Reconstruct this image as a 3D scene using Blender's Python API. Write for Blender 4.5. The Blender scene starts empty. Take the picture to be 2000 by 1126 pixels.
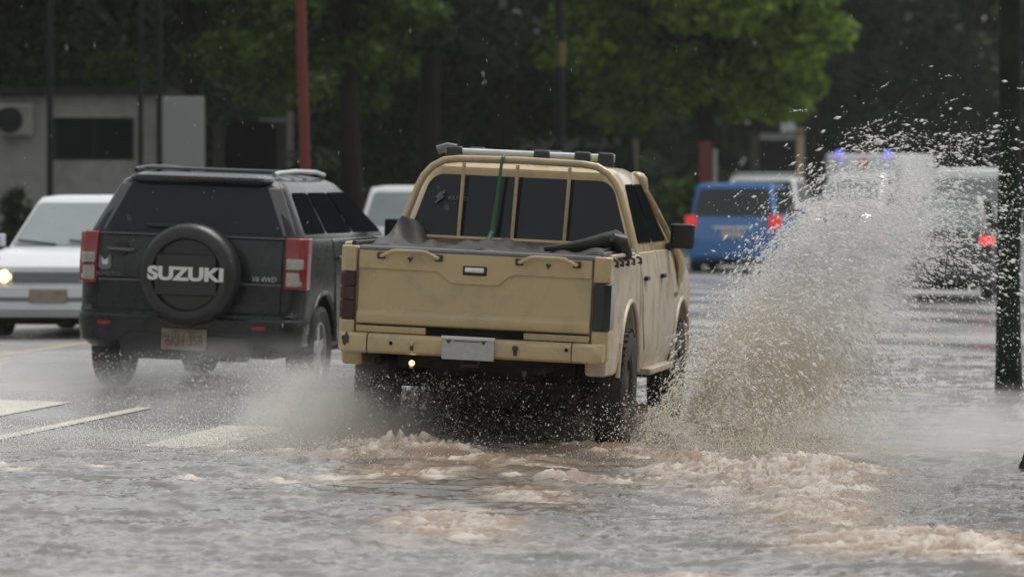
import bpy, bmesh, math, random
import numpy as np
from mathutils import Vector, Matrix

random.seed(7); RNG = np.random.default_rng(7)
R = math.radians
SC = bpy.context.scene
COL = SC.collection

# ------------------------------------------------------------------ camera, sky, sun, exposure
CAM_H = 1.65; YAW = R(9.0); PITCH = math.atan(211 / 9000.0); FPX = 9000.0
cd = bpy.data.cameras.new('camera'); cam = bpy.data.objects.new('camera', cd); COL.objects.link(cam)
cam.location = (0, 0, CAM_H); cam.rotation_euler = (math.pi / 2 - PITCH, 0, YAW)
cd.sensor_width = 36; cd.lens = 36 * FPX / 2000; cd.clip_end = 3000
cd.dof.use_dof = True; cd.dof.focus_distance = 28.0; cd.dof.aperture_fstop = 3.2
SC.camera = cam

SUN_EL, SUN_AZ = R(60), R(38)
w = bpy.data.worlds.new('World'); SC.world = w; w.use_nodes = True
nt = w.node_tree; bg = nt.nodes['Background']
sky = nt.nodes.new('ShaderNodeTexSky'); sky.sky_type = 'NISHITA'; sky.sun_disc = False
sky.sun_elevation = SUN_EL; sky.sun_rotation = SUN_AZ; sky.dust_density = 1.2; sky.air_density = 1.0
hs = nt.nodes.new('ShaderNodeHueSaturation'); hs.inputs['Saturation'].default_value = 0.06
nt.links.new(sky.outputs[0], hs.inputs['Color']); nt.links.new(hs.outputs[0], bg.inputs[0])
bg.inputs[1].default_value = 0.12
sl = bpy.data.lights.new('sun', 'SUN'); sl.energy = 1.5; sl.angle = R(40); sl.color = (1, .97, .92)
sun = bpy.data.objects.new('sun', sl); COL.objects.link(sun)
sun.rotation_euler = (math.pi / 2 - SUN_EL, 0, math.pi - SUN_AZ)
SC.view_settings.view_transform = 'Standard'; SC.view_settings.look = 'None'
SC.view_settings.exposure = 0.6; SC.view_settings.gamma = 1
SC.cycles.use_denoising = True; SC.cycles.volume_bounces = 8; SC.cycles.max_bounces = 12
SC.cycles.transparent_max_bounces = 12; SC.cycles.volume_step_rate = 1.0

CAX = Vector((-math.sin(YAW), math.cos(YAW), 0)); CRT = Vector((math.cos(YAW), math.sin(YAW), 0))
def at(px, D, z=0.0):                       # a point D metres down the lens, px in the 2000-wide frame, at height z
    p = CAX * D + CRT * ((px - 1000) / FPX * D); p.z = z; return p
def zat(py, D): return CAM_H - (py - 352) / FPX * D
def ground(x):
    return float(np.interp(x, [-60, -16.5, -11.5, -9, -2.6, 60], [-.02, -.02, .03, .005, -.165, -.165]))

# ------------------------------------------------------------------ objects and tags
def tag(o, label=None, cat=None, group=None, kind=None):
    if label: o['label'] = label
    if cat: o['category'] = cat
    if group: o['group'] = group
    if kind: o['kind'] = kind
    return o
def empty(name, parent=None, loc=(0, 0, 0)):
    o = bpy.data.objects.new(name, None); COL.objects.link(o); o.location = loc; o.parent = parent; o.empty_display_size = .2
    return o
def copy_tree(o, parent=None):
    c = o.copy(); COL.objects.link(c); c.parent = parent
    for ch in [k for k in bpy.data.objects if k.parent == o]: copy_tree(ch, c)
    return c

class MB:
    def __init__(s): s.v = []; s.f = []
    def add(s, vs, fs, M=None):
        b = len(s.v)
        for p in vs:
            p = Vector(p)
            if M is not None: p = M @ p
            s.v.append(p)
        for f in fs: s.f.append([b + i for i in f])
        return s
    def box(s, x0, x1, y0, y1, z0, z1, M=None):
        v = [(x, y, z) for z in (z0, z1) for y in (y0, y1) for x in (x0, x1)]
        return s.add(v, [(0, 2, 3, 1), (4, 5, 7, 6), (0, 1, 5, 4), (2, 6, 7, 3), (0, 4, 6, 2), (1, 3, 7, 5)], M)
    def prism(s, poly, axis, a, b, M=None):
        n = len(poly)
        def P(p, t):
            if axis == 'x': return (t, p[0], p[1])
            if axis == 'y': return (p[0], t, p[1])
            return (p[0], p[1], t)
        v = [P(p, a) for p in poly] + [P(p, b) for p in poly]
        f = [list(range(n))[::-1], list(range(n, 2 * n))] + [(i, (i + 1) % n, n + (i + 1) % n, n + i) for i in range(n)]
        return s.add(v, f, M)
    def loft(s, rings, cap=True, M=None):
        n = len(rings[0]); v = [p for r in rings for p in r]; f = []
        for k in range(len(rings) - 1):
            for i in range(n):
                j = (i + 1) % n; f.append((k * n + i, k * n + j, (k + 1) * n + j, (k + 1) * n + i))
        if cap:
            f.append(list(range(n))[::-1]); f.append([(len(rings) - 1) * n + i for i in range(n)])
        return s.add(v, f, M)
    def tube(s, path, r, n=10, closed=False, cap=True):
        path = [Vector(p) for p in path]; m = len(path); rings = []
        rr = r if hasattr(r, '__len__') else [r] * m
        ref = None
        for i, p in enumerate(path):
            if closed: t = path[(i + 1) % m] - path[i - 1]
            else: t = path[min(i + 1, m - 1)] - path[max(i - 1, 0)]
            t.normalize()
            if ref is None: ref = Vector((0, 0, 1)) if abs(t.z) < .9 else Vector((1, 0, 0))
            a = (ref - t * ref.dot(t)).normalized(); b = t.cross(a); ref = a
            rings.append([p + (a * math.cos(q) + b * math.sin(q)) * rr[i] for q in [2 * math.pi * k / n for k in range(n)]])
        if closed: rings.append(rings[0])
        return s.loft(rings, cap and not closed)
    def lathe(s, prof, c=(0, 0, 0), axis='x', n=36, closed=False):
        rings = []
        for r, t in prof:
            ring = []
            for k in range(n):
                a = 2 * math.pi * k / n; ca, sa = r * math.cos(a), r * math.sin(a)
                q = {'x': (t, ca, sa), 'y': (ca, t, sa), 'z': (ca, sa, t)}[axis]
                ring.append((q[0] + c[0], q[1] + c[1], q[2] + c[2]))
            rings.append(ring)
        if closed: rings.append(rings[0])
        return s.loft(rings, not closed)
    def build(s, name, m, parent=None, bevel=None, segs=2, smooth=True, ang=35, loc=None):
        me = bpy.data.meshes.new(name); me.from_pydata([tuple(p) for p in s.v], [], s.f)
        bm = bmesh.new(); bm.from_mesh(me); bmesh.ops.recalc_face_normals(bm, faces=bm.faces); bm.to_mesh(me); bm.free()
        if smooth: me.shade_smooth(); me.set_sharp_from_angle(angle=R(ang))
        if m is not None: me.materials.append(m)
        o = bpy.data.objects.new(name, me); COL.objects.link(o); o.parent = parent
        if loc is not None: o.location = loc
        if bevel:
            b = o.modifiers.new('bevel', 'BEVEL'); b.width = bevel; b.segments = segs; b.limit_method = 'ANGLE'; b.angle_limit = R(ang); b.harden_normals = True
        return o

def boolean_cut(o, mb):
    c = mb.build('cutter', None, o.parent, smooth=False)
    if o.data.materials: c.data.materials.append(o.data.materials[0])
    md = o.modifiers.new('cut', 'BOOLEAN'); md.operation = 'DIFFERENCE'; md.object = c; md.solver = 'EXACT'
    bpy.context.view_layer.update(); dg = bpy.context.evaluated_depsgraph_get()
    me = bpy.data.meshes.new_from_object(o.evaluated_get(dg)); old = o.data
    o.modifiers.clear(); o.data = me; me.name = old.name
    bpy.data.objects.remove(c)
    me.shade_smooth(); me.set_sharp_from_angle(angle=R(32))
def np_mesh(name, v, f, m, parent=None, k=None, smooth=False):
    """v (n,3); f (m,k) equal-sized faces"""
    me = bpy.data.meshes.new(name); k = f.shape[1]
    me.vertices.add(len(v)); me.vertices.foreach_set('co', np.ascontiguousarray(v, dtype=np.float32).ravel())
    me.loops.add(f.size); me.loops.foreach_set('vertex_index', np.ascontiguousarray(f, dtype=np.int32).ravel())
    me.polygons.add(len(f)); me.polygons.foreach_set('loop_start', np.arange(0, f.size, k, dtype=np.int32))
    me.update(calc_edges=True)
    if smooth: me.shade_smooth()
    if m is not None: me.materials.append(m)
    o = bpy.data.objects.new(name, me); COL.objects.link(o); o.parent = parent
    return o

def rrect(z, hw, y0, y1, rr=.1, rf=.1, n=5):
    out = []
    for cx, cy, r, a0 in ((-hw + rr, y0 + rr, rr, 180), (hw - rr, y0 + rr, rr, 270), (hw - rf, y1 - rf, rf, 0), (-hw + rf, y1 - rf, rf, 90)):
        for k in range(n + 1):
            a = R(a0 + 90 * k / n); out.append((cx + r * math.cos(a), cy + r * math.sin(a), z))
    return out
def pane(mb, quad, u0, u1, v0, v1, r=.15, off=.006, th=.014, n=5, asp=None):
    """rounded plate laid on the bilinear quad (bl, br, tr, tl), standing off proud of it; r in metres"""
    bl, br, tr, tl = [Vector(q) for q in quad]
    wid = ((br - bl).length + (tr - tl).length) / 2; hei = ((tl - bl).length + (tr - br).length) / 2
    ru, rv = r / wid, r / hei
    pts = []
    for cu, cv, a0 in ((u0 + ru, v0 + rv, 180), (u1 - ru, v0 + rv, 270), (u1 - ru, v1 - rv, 0), (u0 + ru, v1 - rv, 90)):
        for k in range(n + 1):
            a = R(a0 + 90 * k / n); pts.append((cu + ru * math.cos(a), cv + rv * math.sin(a)))
    nrm = (br - bl).cross(tl - bl).normalized()
    def S(u, v): return (bl * (1 - u) + br * u) * (1 - v) + (tl * (1 - u) + tr * u) * v
    f = [S(u, v) + nrm * off for u, v in pts]; b = [S(u, v) + nrm * (off - th) for u, v in pts]
    mb.loft([b, f]); return mb
def text_mesh(body, wid, hei, depth, M, name, m, parent, bold=.0, shear=0):
    cu = bpy.data.curves.new('lettering', 'FONT'); cu.body = body; cu.extrude = .05; cu.offset = bold; cu.shear = shear
    t = bpy.data.objects.new('lettering', cu); COL.objects.link(t); bpy.context.view_layer.update()
    me = bpy.data.meshes.new_from_object(t.evaluated_get(bpy.context.evaluated_depsgraph_get()))
    bpy.data.objects.remove(t); bpy.data.curves.remove(cu)
    co = np.array([v.co[:] for v in me.vertices]); lo, hi = co.min(0), co.max(0)
    co = (co - (lo + hi) / 2) / (hi - lo) * np.array([wid, hei, depth])
    for v, c in zip(me.vertices, co): v.co = M @ Vector(c)
    me.name = name; me.materials.clear(); me.materials.append(m)
    o = bpy.data.objects.new(name, me); COL.objects.link(o); o.parent = parent
    return o
# text drawn in x-y, facing +z  ->  stands in x-z, facing -y
def facing_back(x, y, z): return Matrix.Translation((x, y, z)) @ Matrix.Rotation(math.pi / 2, 4, 'X')

# ------------------------------------------------------------------ materials
def new_mat(name):
    m = bpy.data.materials.new(name); m.use_nodes = True; return m, m.node_tree, m.node_tree.nodes['Principled BSDF']
def mat(name, col, rough=.5, metal=0, var=.12, scale=8, coat=0, bump=0, bscale=60, dirt=None, dscale=5, dlev=.55, spec=.5, rvar=.0, emit=None, es=0):
    m, t, p = new_mat(name); N = t.nodes; L = t.links
    tc = N.new('ShaderNodeTexCoord'); ns = N.new('ShaderNodeTexNoise'); ns.inputs['Scale'].default_value = scale; ns.inputs['Detail'].default_value = 6
    L.new(tc.outputs['Object'], ns.inputs['Vector'])
    mx = N.new('ShaderNodeMix'); mx.data_type = 'RGBA'; L.new(ns.outputs['Fac'], mx.inputs['Factor'])
    mx.inputs['A'].default_value = (*[c * (1 - var) for c in col], 1); mx.inputs['B'].default_value = (*[min(1, c * (1 + var)) for c in col], 1)
    out = mx.outputs['Result']
    if dirt:
        n2 = N.new('ShaderNodeTexNoise'); n2.inputs['Scale'].default_value = dscale; n2.inputs['Detail'].default_value = 8; n2.inputs['Roughness'].default_value = .65
        L.new(tc.outputs['Object'], n2.inputs['Vector'])
        cr = N.new('ShaderNodeValToRGB'); cr.color_ramp.elements[0].position = dlev - .08; cr.color_ramp.elements[1].position = dlev + .14
        L.new(n2.outputs['Fac'], cr.inputs['Fac'])
        m2 = N.new('ShaderNodeMix'); m2.data_type = 'RGBA'; L.new(cr.outputs['Color'], m2.inputs['Factor']); L.new(out, m2.inputs['A'])
        m2.inputs['B'].default_value = (*dirt, 1); out = m2.outputs['Result']
    L.new(out, p.inputs['Base Color'])
    if rvar:
        mr = N.new('ShaderNodeMapRange'); mr.inputs['To Min'].default_value = max(.02, rough - rvar); mr.inputs['To Max'].default_value = rough + rvar
        L.new(ns.outputs['Fac'], mr.inputs['Value']); L.new(mr.outputs['Result'], p.inputs['Roughness'])
    else: p.inputs['Roughness'].default_value = rough
    p.inputs['Metallic'].default_value = metal; p.inputs['Coat Weight'].default_value = coat; p.inputs['Coat Roughness'].default_value = .12
    p.inputs['Specular IOR Level'].default_value = spec
    if bump:
        n3 = N.new('ShaderNodeTexNoise'); n3.inputs['Scale'].default_value = bscale; n3.inputs['Detail'].default_value = 4; L.new(tc.outputs['Object'], n3.inputs['Vector'])
        b = N.new('ShaderNodeBump'); b.inputs['Strength'].default_value = bump; b.inputs['Distance'].default_value = .01; L.new(n3.outputs['Fac'], b.inputs['Height']); L.new(b.outputs[0], p.inputs['Normal'])
    if emit: p.inputs['Emission Color'].default_value = (*emit, 1); p.inputs['Emission Strength'].default_value = es
    return m
M = {}
M['tan'] = mat('tan_paint', (.545, .425, .228), .28, var=.07, scale=3, dirt=(.37, .29, .18), dscale=3.5, dlev=.58, bump=.12, bscale=90, rvar=.14, coat=.6)
M['tan_muddy'] = mat('muddy_tan_paint', (.56, .48, .37), .38, var=.1, scale=4, dirt=(.36, .30, .23), dscale=6, dlev=.54, rvar=.12)
M['black_plastic'] = mat('black_plastic', (.018, .018, .019), .45, var=.2, rvar=.12)
M['rubber'] = mat('tyre_rubber', (.02, .02, .02), .6, var=.25, scale=20, bump=.4, bscale=40, dirt=(.05, .043, .036), dscale=9)
M['under'] = mat('chassis_steel', (.014, .012, .011), .7, spec=.15, var=.4, scale=10, dirt=(.05, .038, .026))
M['diff'] = mat('muddy_axle_casing', (.06, .045, .03), .55, var=.3)
M['tint'] = mat('tinted_glass', (.017, .021, .026), .08, var=.1, spec=.28, rvar=.05)
M['tint_side'] = mat('black_side_glass', (.010, .011, .012), .2, var=.3, spec=0)
M['glass_pale'] = mat('misted_sky_glass', (.27, .31, .31), .12, var=.16, scale=3)  # pale base colour covers both misting and the reflected sky
M['glass_dk'] = mat('window_glass', (.03, .038, .036), .1, var=.3, scale=2)
M['charcoal'] = mat('charcoal_paint', (.012, .013, .0145), .28, var=.12, spec=.35, coat=.2, rvar=.08, dirt=(.026, .026, .026), dscale=4)
M['charcoal_lt'] = mat('grey_pillar_paint', (.10, .10, .105), .35, var=.1)
M['spare'] = mat('textured_dark_plastic', (.024, .024, .025), .34, var=.15, scale=12, rvar=.1, bump=.1, bscale=120)
M['chrome'] = mat('bright_metal', (.82, .83, .84), .25, .35, var=.06, rvar=.08)
M['alu'] = mat('brushed_aluminium', (.55, .56, .57), .38, 1, var=.1, rvar=.1)
M['alloy'] = mat('alloy_wheel', (.55, .56, .57), .35, .7, var=.1)
M['white_letter'] = mat('white_letter_paint', (.72, .72, .70), .4, var=.06)
M['plate'] = mat('worn_plate', (.46, .47, .46), .4, .3, var=.15, scale=30)
M['plate_muddy'] = mat('muddy_plate', (.27, .225, .185), .5, var=.2, scale=20, dirt=(.17, .12, .09), dscale=12)
M['plate_text'] = mat('plate_red_brown', (.15, .075, .055), .5, var=.2)
M['dark_text'] = mat('dark_plate_mark', (.05, .05, .05), .5)
M['red_lens'] = mat('red_lens', (.24, .006, .010), .12, var=.25, scale=20, coat=.5)
M['dull_red_lens'] = mat('dull_red_lens', (.05, .010, .010), .25, var=.3, scale=12)
M['amber_lens'] = mat('dull_amber_lens', (.06, .022, .012), .25, var=.3, scale=12)
M['clear_lens'] = mat('clear_lens', (.40, .39, .36), .1, .1, var=.35, scale=35, coat=.5)
M['smoke_lens'] = mat('smoked_lens', (.010, .010, .011), .12, var=.2, coat=.4)
M['red_lit'] = mat('lit_red_lens', (.5, .03, .03), .2, emit=(1, .06, .05), es=.28)
M['red_dim'] = mat('dim_lit_red_lens', (.5, .03, .04), .2, emit=(1, .06, .08), es=.8)
M['head_warm'] = mat('lit_warm_headlamp', (.8, .6, .35), .2, emit=(1, .62, .25), es=2.5)
M['head_white'] = mat('lit_white_headlamp', (.9, .9, .8), .2, emit=(1, .97, .8), es=9)
M['lamp_orange'] = mat('lit_orange_bulb', (.9, .5, .2), .3, emit=(1, .62, .3), es=1.2)
M['blue_lit'] = mat('lit_blue_beacon', (.1, .1, .8), .2, emit=(.16, .16, 1), es=1.3)
M['silver'] = mat('silver_paint', (.68, .70, .72), .3, .0, var=.06, coat=.6)
M['white'] = mat('white_paint', (.84, .85, .855), .32, var=.05, coat=.5)
M['blue'] = mat('blue_paint', (.035, .17, .44), .3, var=.12, coat=.6)
M['dark_car'] = mat('dark_grey_paint', (.05, .053, .058), .3, var=.12, coat=.6)
M['grey_trim'] = mat('grey_trim', (.16, .165, .17), .45, var=.12)
M['tarp'] = mat('grey_tarpaulin', (.034, .033, .032), .5, spec=.25, var=.35, scale=9, rvar=.12, bump=.25, bscale=18)
M['rope'] = mat('green_strap', (.035, .15, .07), .6, var=.3, scale=60)
M['orange_mark'] = mat('orange_emblem_paint', (.55, .2, .1), .5, var=.2)

# ------------------------------------------------------------------ wheels shared by every vehicle
def add_wheel(root, x, y, Rr, W, rim_r, side, rim_mat, spokes=5, tread=True, z=None):
    z = Rr if z is None else z
    wh = empty('wheel', root, (x, y, z))
    t = MB(); h = W / 2
    t.lathe([(rim_r, -h * .85), (Rr * .88, -h), (Rr * .965, -h * .86), (Rr, -h * .62), (Rr, h * .62), (Rr * .965, h * .86), (Rr * .88, h), (rim_r, h * .85)], closed=True, n=40)
    if tread:
        for k in range(36):
            a = 2 * math.pi * k / 36
            for sg in (-1, 1):
                Mx = Matrix.Rotation(a + (.05 if sg > 0 else 0), 4, 'X') @ Matrix.Translation((sg * h * .55, 0, Rr * .995)) @ Matrix.Rotation(.35 * sg, 4, 'Z')
                t.box(-h * .36, h * .36, -.018, .018, -.012, .009, Mx)
    t.build('tyre', M['rubber'], wh)
    r = MB(); s = side
    r.lathe([(rim_r * 1.01, -h * .8), (rim_r * 1.01, h * .8), (rim_r * .90, h * .8 * 1), (rim_r * .88, -h * .2), (rim_r * .88, -h * .8)] if s > 0 else
            [(rim_r * 1.01, h * .8), (rim_r * 1.01, -h * .8), (rim_r * .90, -h * .8), (rim_r * .88, h * .2), (rim_r * .88, h * .8)], closed=True, n=36)
    for k in range(spokes):
        Mx = Matrix.Rotation(2 * math.pi * k / spokes, 4, 'X')
        r.prism([(-.055, .03), (.055, .03), (.032, rim_r * .95), (-.032, rim_r * .95)], 'x', s * h * .42, s * h * .68, Mx)
    r.lathe([(.01, s * h * .3), (.075, s * h * .3), (.075, s * h * .72), (.05, s * h * .8), (.01, s * h * .8)], n=20)
    r.lathe([(.02, -s * h * .3), (rim_r * .8, -s * h * .3), (rim_r * .8, -s * h * .1), (.02, -s * h * .1)], n=24)
    r.build('rim', rim_mat, wh)
    return wh

# ------------------------------------------------------------------ the tan pickup
def make_pickup():
    root = empty('pickup_truck'); tag(root, 'muddy tan double cab pickup ploughing through the floodwater with a roof rack', 'pickup truck')
    T, TM, BP = M['tan'], M['tan_muddy'], M['black_plastic']
    RA, FA = 1.20, 4.16
    # --- load bed
    bed = MB()
    def arch(yc, zc, r, n=14, a0=8, a1=172): return [(yc - r * math.cos(R(a)), zc + r * math.sin(R(a))) for a in np.linspace(a0, a1, n)]
    side = [(.13, 1.255), (.13, .64), (.17, .50), (.60, .49)] + arch(RA, .44, .505, a0=6, a1=174) + [(1.80, .47), (1.80, 1.255)]
    side_r = side[::-1]
    for s in (-1, 1):
        def X(z): return .865 - (.022 if z > 1.0 else 0) - max(0, (.6 - z)) * .12
        m_ = MB(); n = len(side)
        outer = [(s * X(z), y, z) for y, z in side]; inner = [(s * .72, y, z) for y, z in side]
        m_.loft([inner, outer]); m_.build('bed_side', TM if s > 0 else T, root, bevel=.022, segs=3, ang=50)
        # flare lip round the arch
        lip = [(s * .868, y, z) for y, z in arch(RA, .44, .517, a0=4, a1=176, n=18)]
        MB().tube(lip, .016, 8).build('wheel_arch_lip', TM, root)
        # inner wheel well
        MB().prism(arch(RA, .44, .52, a0=0, a1=180), 'x', s * .40, s * .70).build('wheel_well', M['under'], root)
    bed.box(-.72, .72, .14, 1.80, .70, .76); bed.box(-.72, .72, 1.70, 1.80, .76, 1.25)
    bed.build('bed_floor', M['under'], root)
    for s in (-1, 1):   # bed rail with tie-down hooks
        rl = MB().tube([(s * .80, .16, 1.275), (s * .80, 1.76, 1.275)], .016, 8).build('bed_rail', BP if s < 0 else M['grey_trim'], root)
        for y in (.25, .52, .80, 1.10, 1.45):
            MB().tube([(s * .862, y, 1.245), (s * .885, y + .02, 1.235), (s * .885, y + .05, 1.20), (s * .868, y + .07, 1.205)], .009, 6).build('tie_hook', M['diff'], rl)
        h = MB().tube([(s * .85, .18, 1.262), (s * .875, .3, 1.268), (s * .875, 1.2, 1.268), (s * .85, 1.32, 1.262)], .013, 8)
        h.build('side_bar', TM, rl)
    # --- corner posts (above and below the tail lamps), a little proud of the bed
    for s in (-1, 1):
        for z0, z1 in ((1.095, 1.262), (.60, .792)):
            c = MB(); pl = [(s * .764, .075), (s * .835, .082), (s * .872, .12), (s * .872, .20), (s * .764, .20)]
            c.prism(pl, 'z', z0, z1)
            c.build('corner_post', T, root, bevel=.014, segs=3)
    # --- tailgate
    tg = MB(); tg.box(-.755, .755, .10, .16, .765, 1.235)
    g = tg.build('tailgate', T, root, bevel=.012, segs=3)
    b = MB()
    up = [(-.752, 1.118), (-.27, 1.118), (-.235, 1.112), (-.165, 1.055), (-.13, 1.045), (.13, 1.045), (.165, 1.055), (.235, 1.112), (.27, 1.118), (.752, 1.118), (.752, 1.238), (-.752, 1.238)]
    b.prism(up, 'y', .084, .12); b.build('upper_panel', T, g, bevel=.009, segs=3, ang=25)
    b = MB(); b.prism([(.078, .772), (.071, .80), (.074, .835), (.10, .862), (.13, .862), (.13, .772)], 'x', -.752, .752)
    b.build('lower_ledge', T, g, bevel=.007, segs=3)
    b = MB(); b.prism([(.085, 1.236), (.082, 1.252), (.095, 1.266), (.17, 1.266), (.17, 1.236)], 'x', -.752, .80); b.build('top_cap', M['grey_trim'], g, bevel=.005)
    b = MB(); b.box(-.078, .078, .076, .10, 1.105, 1.165); b.build('handle_recess', BP, g, bevel=.008)
    b = MB(); b.prism([(.077, 1.122), (.055, 1.128), (.055, 1.152), (.077, 1.158)], 'x', -.062, .062); b.build('handle', M['chrome'], g, bevel=.006)
    for cx in (-.42, .47):
        b = MB(); b.tube([(cx - .185, .082, 1.205), (cx - .18, .05, 1.205), (cx - .17, .042, 1.208), (cx - .11, .038, 1.236), (cx - .08, .037, 1.24), (cx + .08, .037, 1.24), (cx + .11, .038, 1.236), (cx + .17, .042, 1.208), (cx + .18, .05, 1.205), (cx + .185, .082, 1.205)], .0125, 8)
        gr = b.build('grab_rail', T, g)
        for e in (-.185, .185): MB().box(cx + e - .026, cx + e + .026, .064, .085, 1.185, 1.228).build('rail_bracket', M['diff'], g, bevel=.006)
        b = MB(); b.tube([(cx - .01, .078, 1.20), (cx, .076, 1.178), (cx + .012, .078, 1.20)], .008, 6); b.build('chain_tab', M['diff'], g)
    # --- tail lamps
    for s in (-1, 1):
        def lens(z0, z1, mm, nm='lens'):
            q = MB(); xo = .878 if s > 0 else .868
            q.prism([(s * .768, .070), (s * .84, .074), (s * xo, .105), (s * xo, .30 if s > 0 else .22), (s * .768, .22)], 'z', z0, z1)
            return q.build(nm, mm, tl, bevel=.008)
        tl = empty('tail_lamp', root, (0, 0, 0)); tl['label'] = 'smoked black tail lamp' if s > 0 else 'dull red and amber tail lamp'
        if s > 0: lens(.796, 1.09, M['smoke_lens'])
        else:
            lens(1.003, 1.09, M['dull_red_lens']); lens(.915, 1.0, M['amber_lens']); lens(.796, .912, M['dull_red_lens'])
    # --- rear bumper
    bp = MB(); prof = [(.00, .585), (-.03, .60), (-.035, .64), (-.028, .695), (-.005, .712), (.10, .712), (.10, .585)]
    bp.prism(prof, 'x', -.655, .655)
    bu = bp.build('rear_bumper', T, root, bevel=.010, segs=3, ang=25)
    for s in (-1, 1):
        e = MB()
        a = [(s * .660, y, z) for y, z in prof]; a2 = [(s * .80, y + .005, z) for y, z in prof]
        a3 = [(s * .845, .02 + max(0, y) * .8, .595 + (z - .585) * .93) for y, z in prof]; a4 = [(s * .862, .16 + y * .4, .605 + (z - .585) * .84) for y, z in prof]
        e.loft([a, a2, a3, a4]); e.build('bumper_end', T, bu, bevel=.008, segs=2, ang=40)
    dm = MB(); rr_ = random.Random(3)
    dm.prism([(-.792 + .020 * math.cos(t) * (.7 + .9 * rr_.random()), .668 + .036 * math.sin(t) * (.6 + .8 * rr_.random())) for t in np.linspace(0, 6.0, 13)], 'y', -.033, .0)
    dm.build('dent_hole', M['diff'], bu)
    for x in (-.365, .30):
        k = MB(); k.lathe([(.004, -.07), (.016, -.066), (.02, -.05), (.014, -.02)], (x, 0, .662), 'y', 12); k.build('tow_eye', T if x < 0 else M['diff'], bu)
        k = MB(); k.box(x - .012, x + .012, -.04, -.03, .615, .645); k.build('rust_stain', M['diff'], bu, bevel=.004)
    for x, z in ((.625, .668), (-.50, .655)): MB().lathe([(.004, -.041), (.012, -.041), (.012, -.02)], (x, 0, z), 'y', 10).build('bolt_hole', M['under'], bu)
    p = MB(); p.box(-.168, .168, -.058, -.046, .573, .705)
    pl = p.build('license_plate', M['plate'], bu, bevel=.005)
    p = MB(); p.box(-.172, .172, -.066, -.052, .702, .722); p.build('plate_rim', M['white_letter'], pl, bevel=.004)
    for x in (-.125, .098): MB().prism([(x - .018, .697), (x + .018, .697), (x + .006, .676), (x - .006, .676)], 'y', -.061, -.05).build('plate_mark', M['dark_text'], pl)
    MB().box(-.09, .075, -.0605, -.05, .688, .694).build('plate_mark', M['dark_text'], pl)
    # valance between tailgate and bumper
    v = MB(); v.box(-.755, .755, .17, .24, .70, .765); v.build('rear_valance', M['under'], root)
    for x0, x1 in ((-.753, -.30), (.33, .753)): MB().prism([(.085, .715), (.085, .757), (.16, .762), (.16, .715)], 'x', x0, x1).build('step_panel', T, root, bevel=.006)
    # --- cab lower body and bonnet
    rings = [rrect(.47, .83, 1.84, 4.80, .04, .20), rrect(.55, .855, 1.83, 4.88, .04, .22), rrect(.70, .862, 1.83, 4.93, .03, .24), rrect(.95, .862, 1.83, 4.92, .03, .24),
             rrect(1.08, .85, 1.83, 4.86, .03, .24), rrect(1.17, .835, 1.83, 4.70, .03, .3), rrect(1.255, .815, 1.83, 3.95, .03, .2), rrect(1.28, .78, 1.84, 3.85, .03, .2)]
    m_ = MB().loft(rings); body = m_.build('cab_body', TM, root, ang=32)
    c = MB()
    for s in (-1, 1): c.lathe([(.001, s * .45), (.47, s * .45), (.47, s * 1.0), (.001, s * 1.0)], (0, FA, .42), 'x', 40)
    boolean_cut(body, c)
    for s in (-1, 1):
        lip = [(s * .866, y, z) for y, z in arch(FA, .42, .482, a0=4, a1=176, n=18)]
        MB().tube(lip, .016, 8).build('wheel_arch_lip', TM, root)
        for y0, y1, nm in ((1.87, 2.78, 'rear_door'), (2.80, 3.62, 'front_door')):
            d = MB(); zs = [.53, .62, .80, .95, 1.08, 1.20, 1.262]
            xs = [.848, .868, .871, .870, .858, .838, .822]
            lo = 2.12 if nm == 'rear_door' else y0
            rg = []
            for x, z in zip(xs, zs):
                ya = y0 + (.26 * max(0, .85 - z) / .3 if nm == 'rear_door' else 0)
                rg.append([(s * x, ya, z), (s * x, y1, z), (s * (x - .03), y1, z), (s * (x - .03), ya, z)])
            d.loft(rg); do = d.build('cab_door', TM, root, bevel=.006, ang=50)
            hd = MB(); hd.box(s * .858, s * .885, y1 - .75 + .5 - .02 if nm == 'x' else y0 + .06, y0 + .20, 1.075, 1.105); hd.build('handle', BP, do, bevel=.006)
        sp = MB(); sp.box(s * .80, s * .90, 2.2, 3.5, .43, .475); sp.build('sill_step', TM, root, bevel=.012)
        bd = MB(); bd.box(s * .862, s * .869, 3.70, 3.86, .93, .955); bd.build('wing_badge', M['grey_trim'], root)
        # mirrors
        mi = MB(); mi.loft([rrect(z, .085, -.05, .07, .03, .05) for z in (0, .02, .155, .175)], M=Matrix.Translation((s * .925, 3.50, 1.27)))
        mr = mi.build('wing_mirror', BP, root, bevel=.015)
        a = MB().tube([(s * .80, 3.56, 1.27), (s * .87, 3.53, 1.30)], .03, 8); a.build('mirror_arm', BP, mr)
    # --- greenhouse
    gz = [(1.265, .805, 1.84, 3.80, .10, .10), (1.30, .80, 1.845, 3.74, .11, .10), (1.735, .672, 1.93, 3.05, .12, .12), (1.785, .64, 1.95, 2.96, .12, .14), (1.815, .58, 2.0, 2.88, .12, .14), (1.828, .45, 2.12, 2.75, .1, .1)]
    gh = MB().loft([rrect(*q) for q in gz]); cab = gh.build('cab_roof', T, root, ang=30)
    rq = [(-.70, 1.845, 1.30), (.70, 1.845, 1.30), (.572, 1.93, 1.735), (-.572, 1.93, 1.735)]
    p = MB(); pane(p, rq, -.035, 1.035, .02, .99, .09); rw = p.build('rear_window', M['tint'], root)
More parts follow.
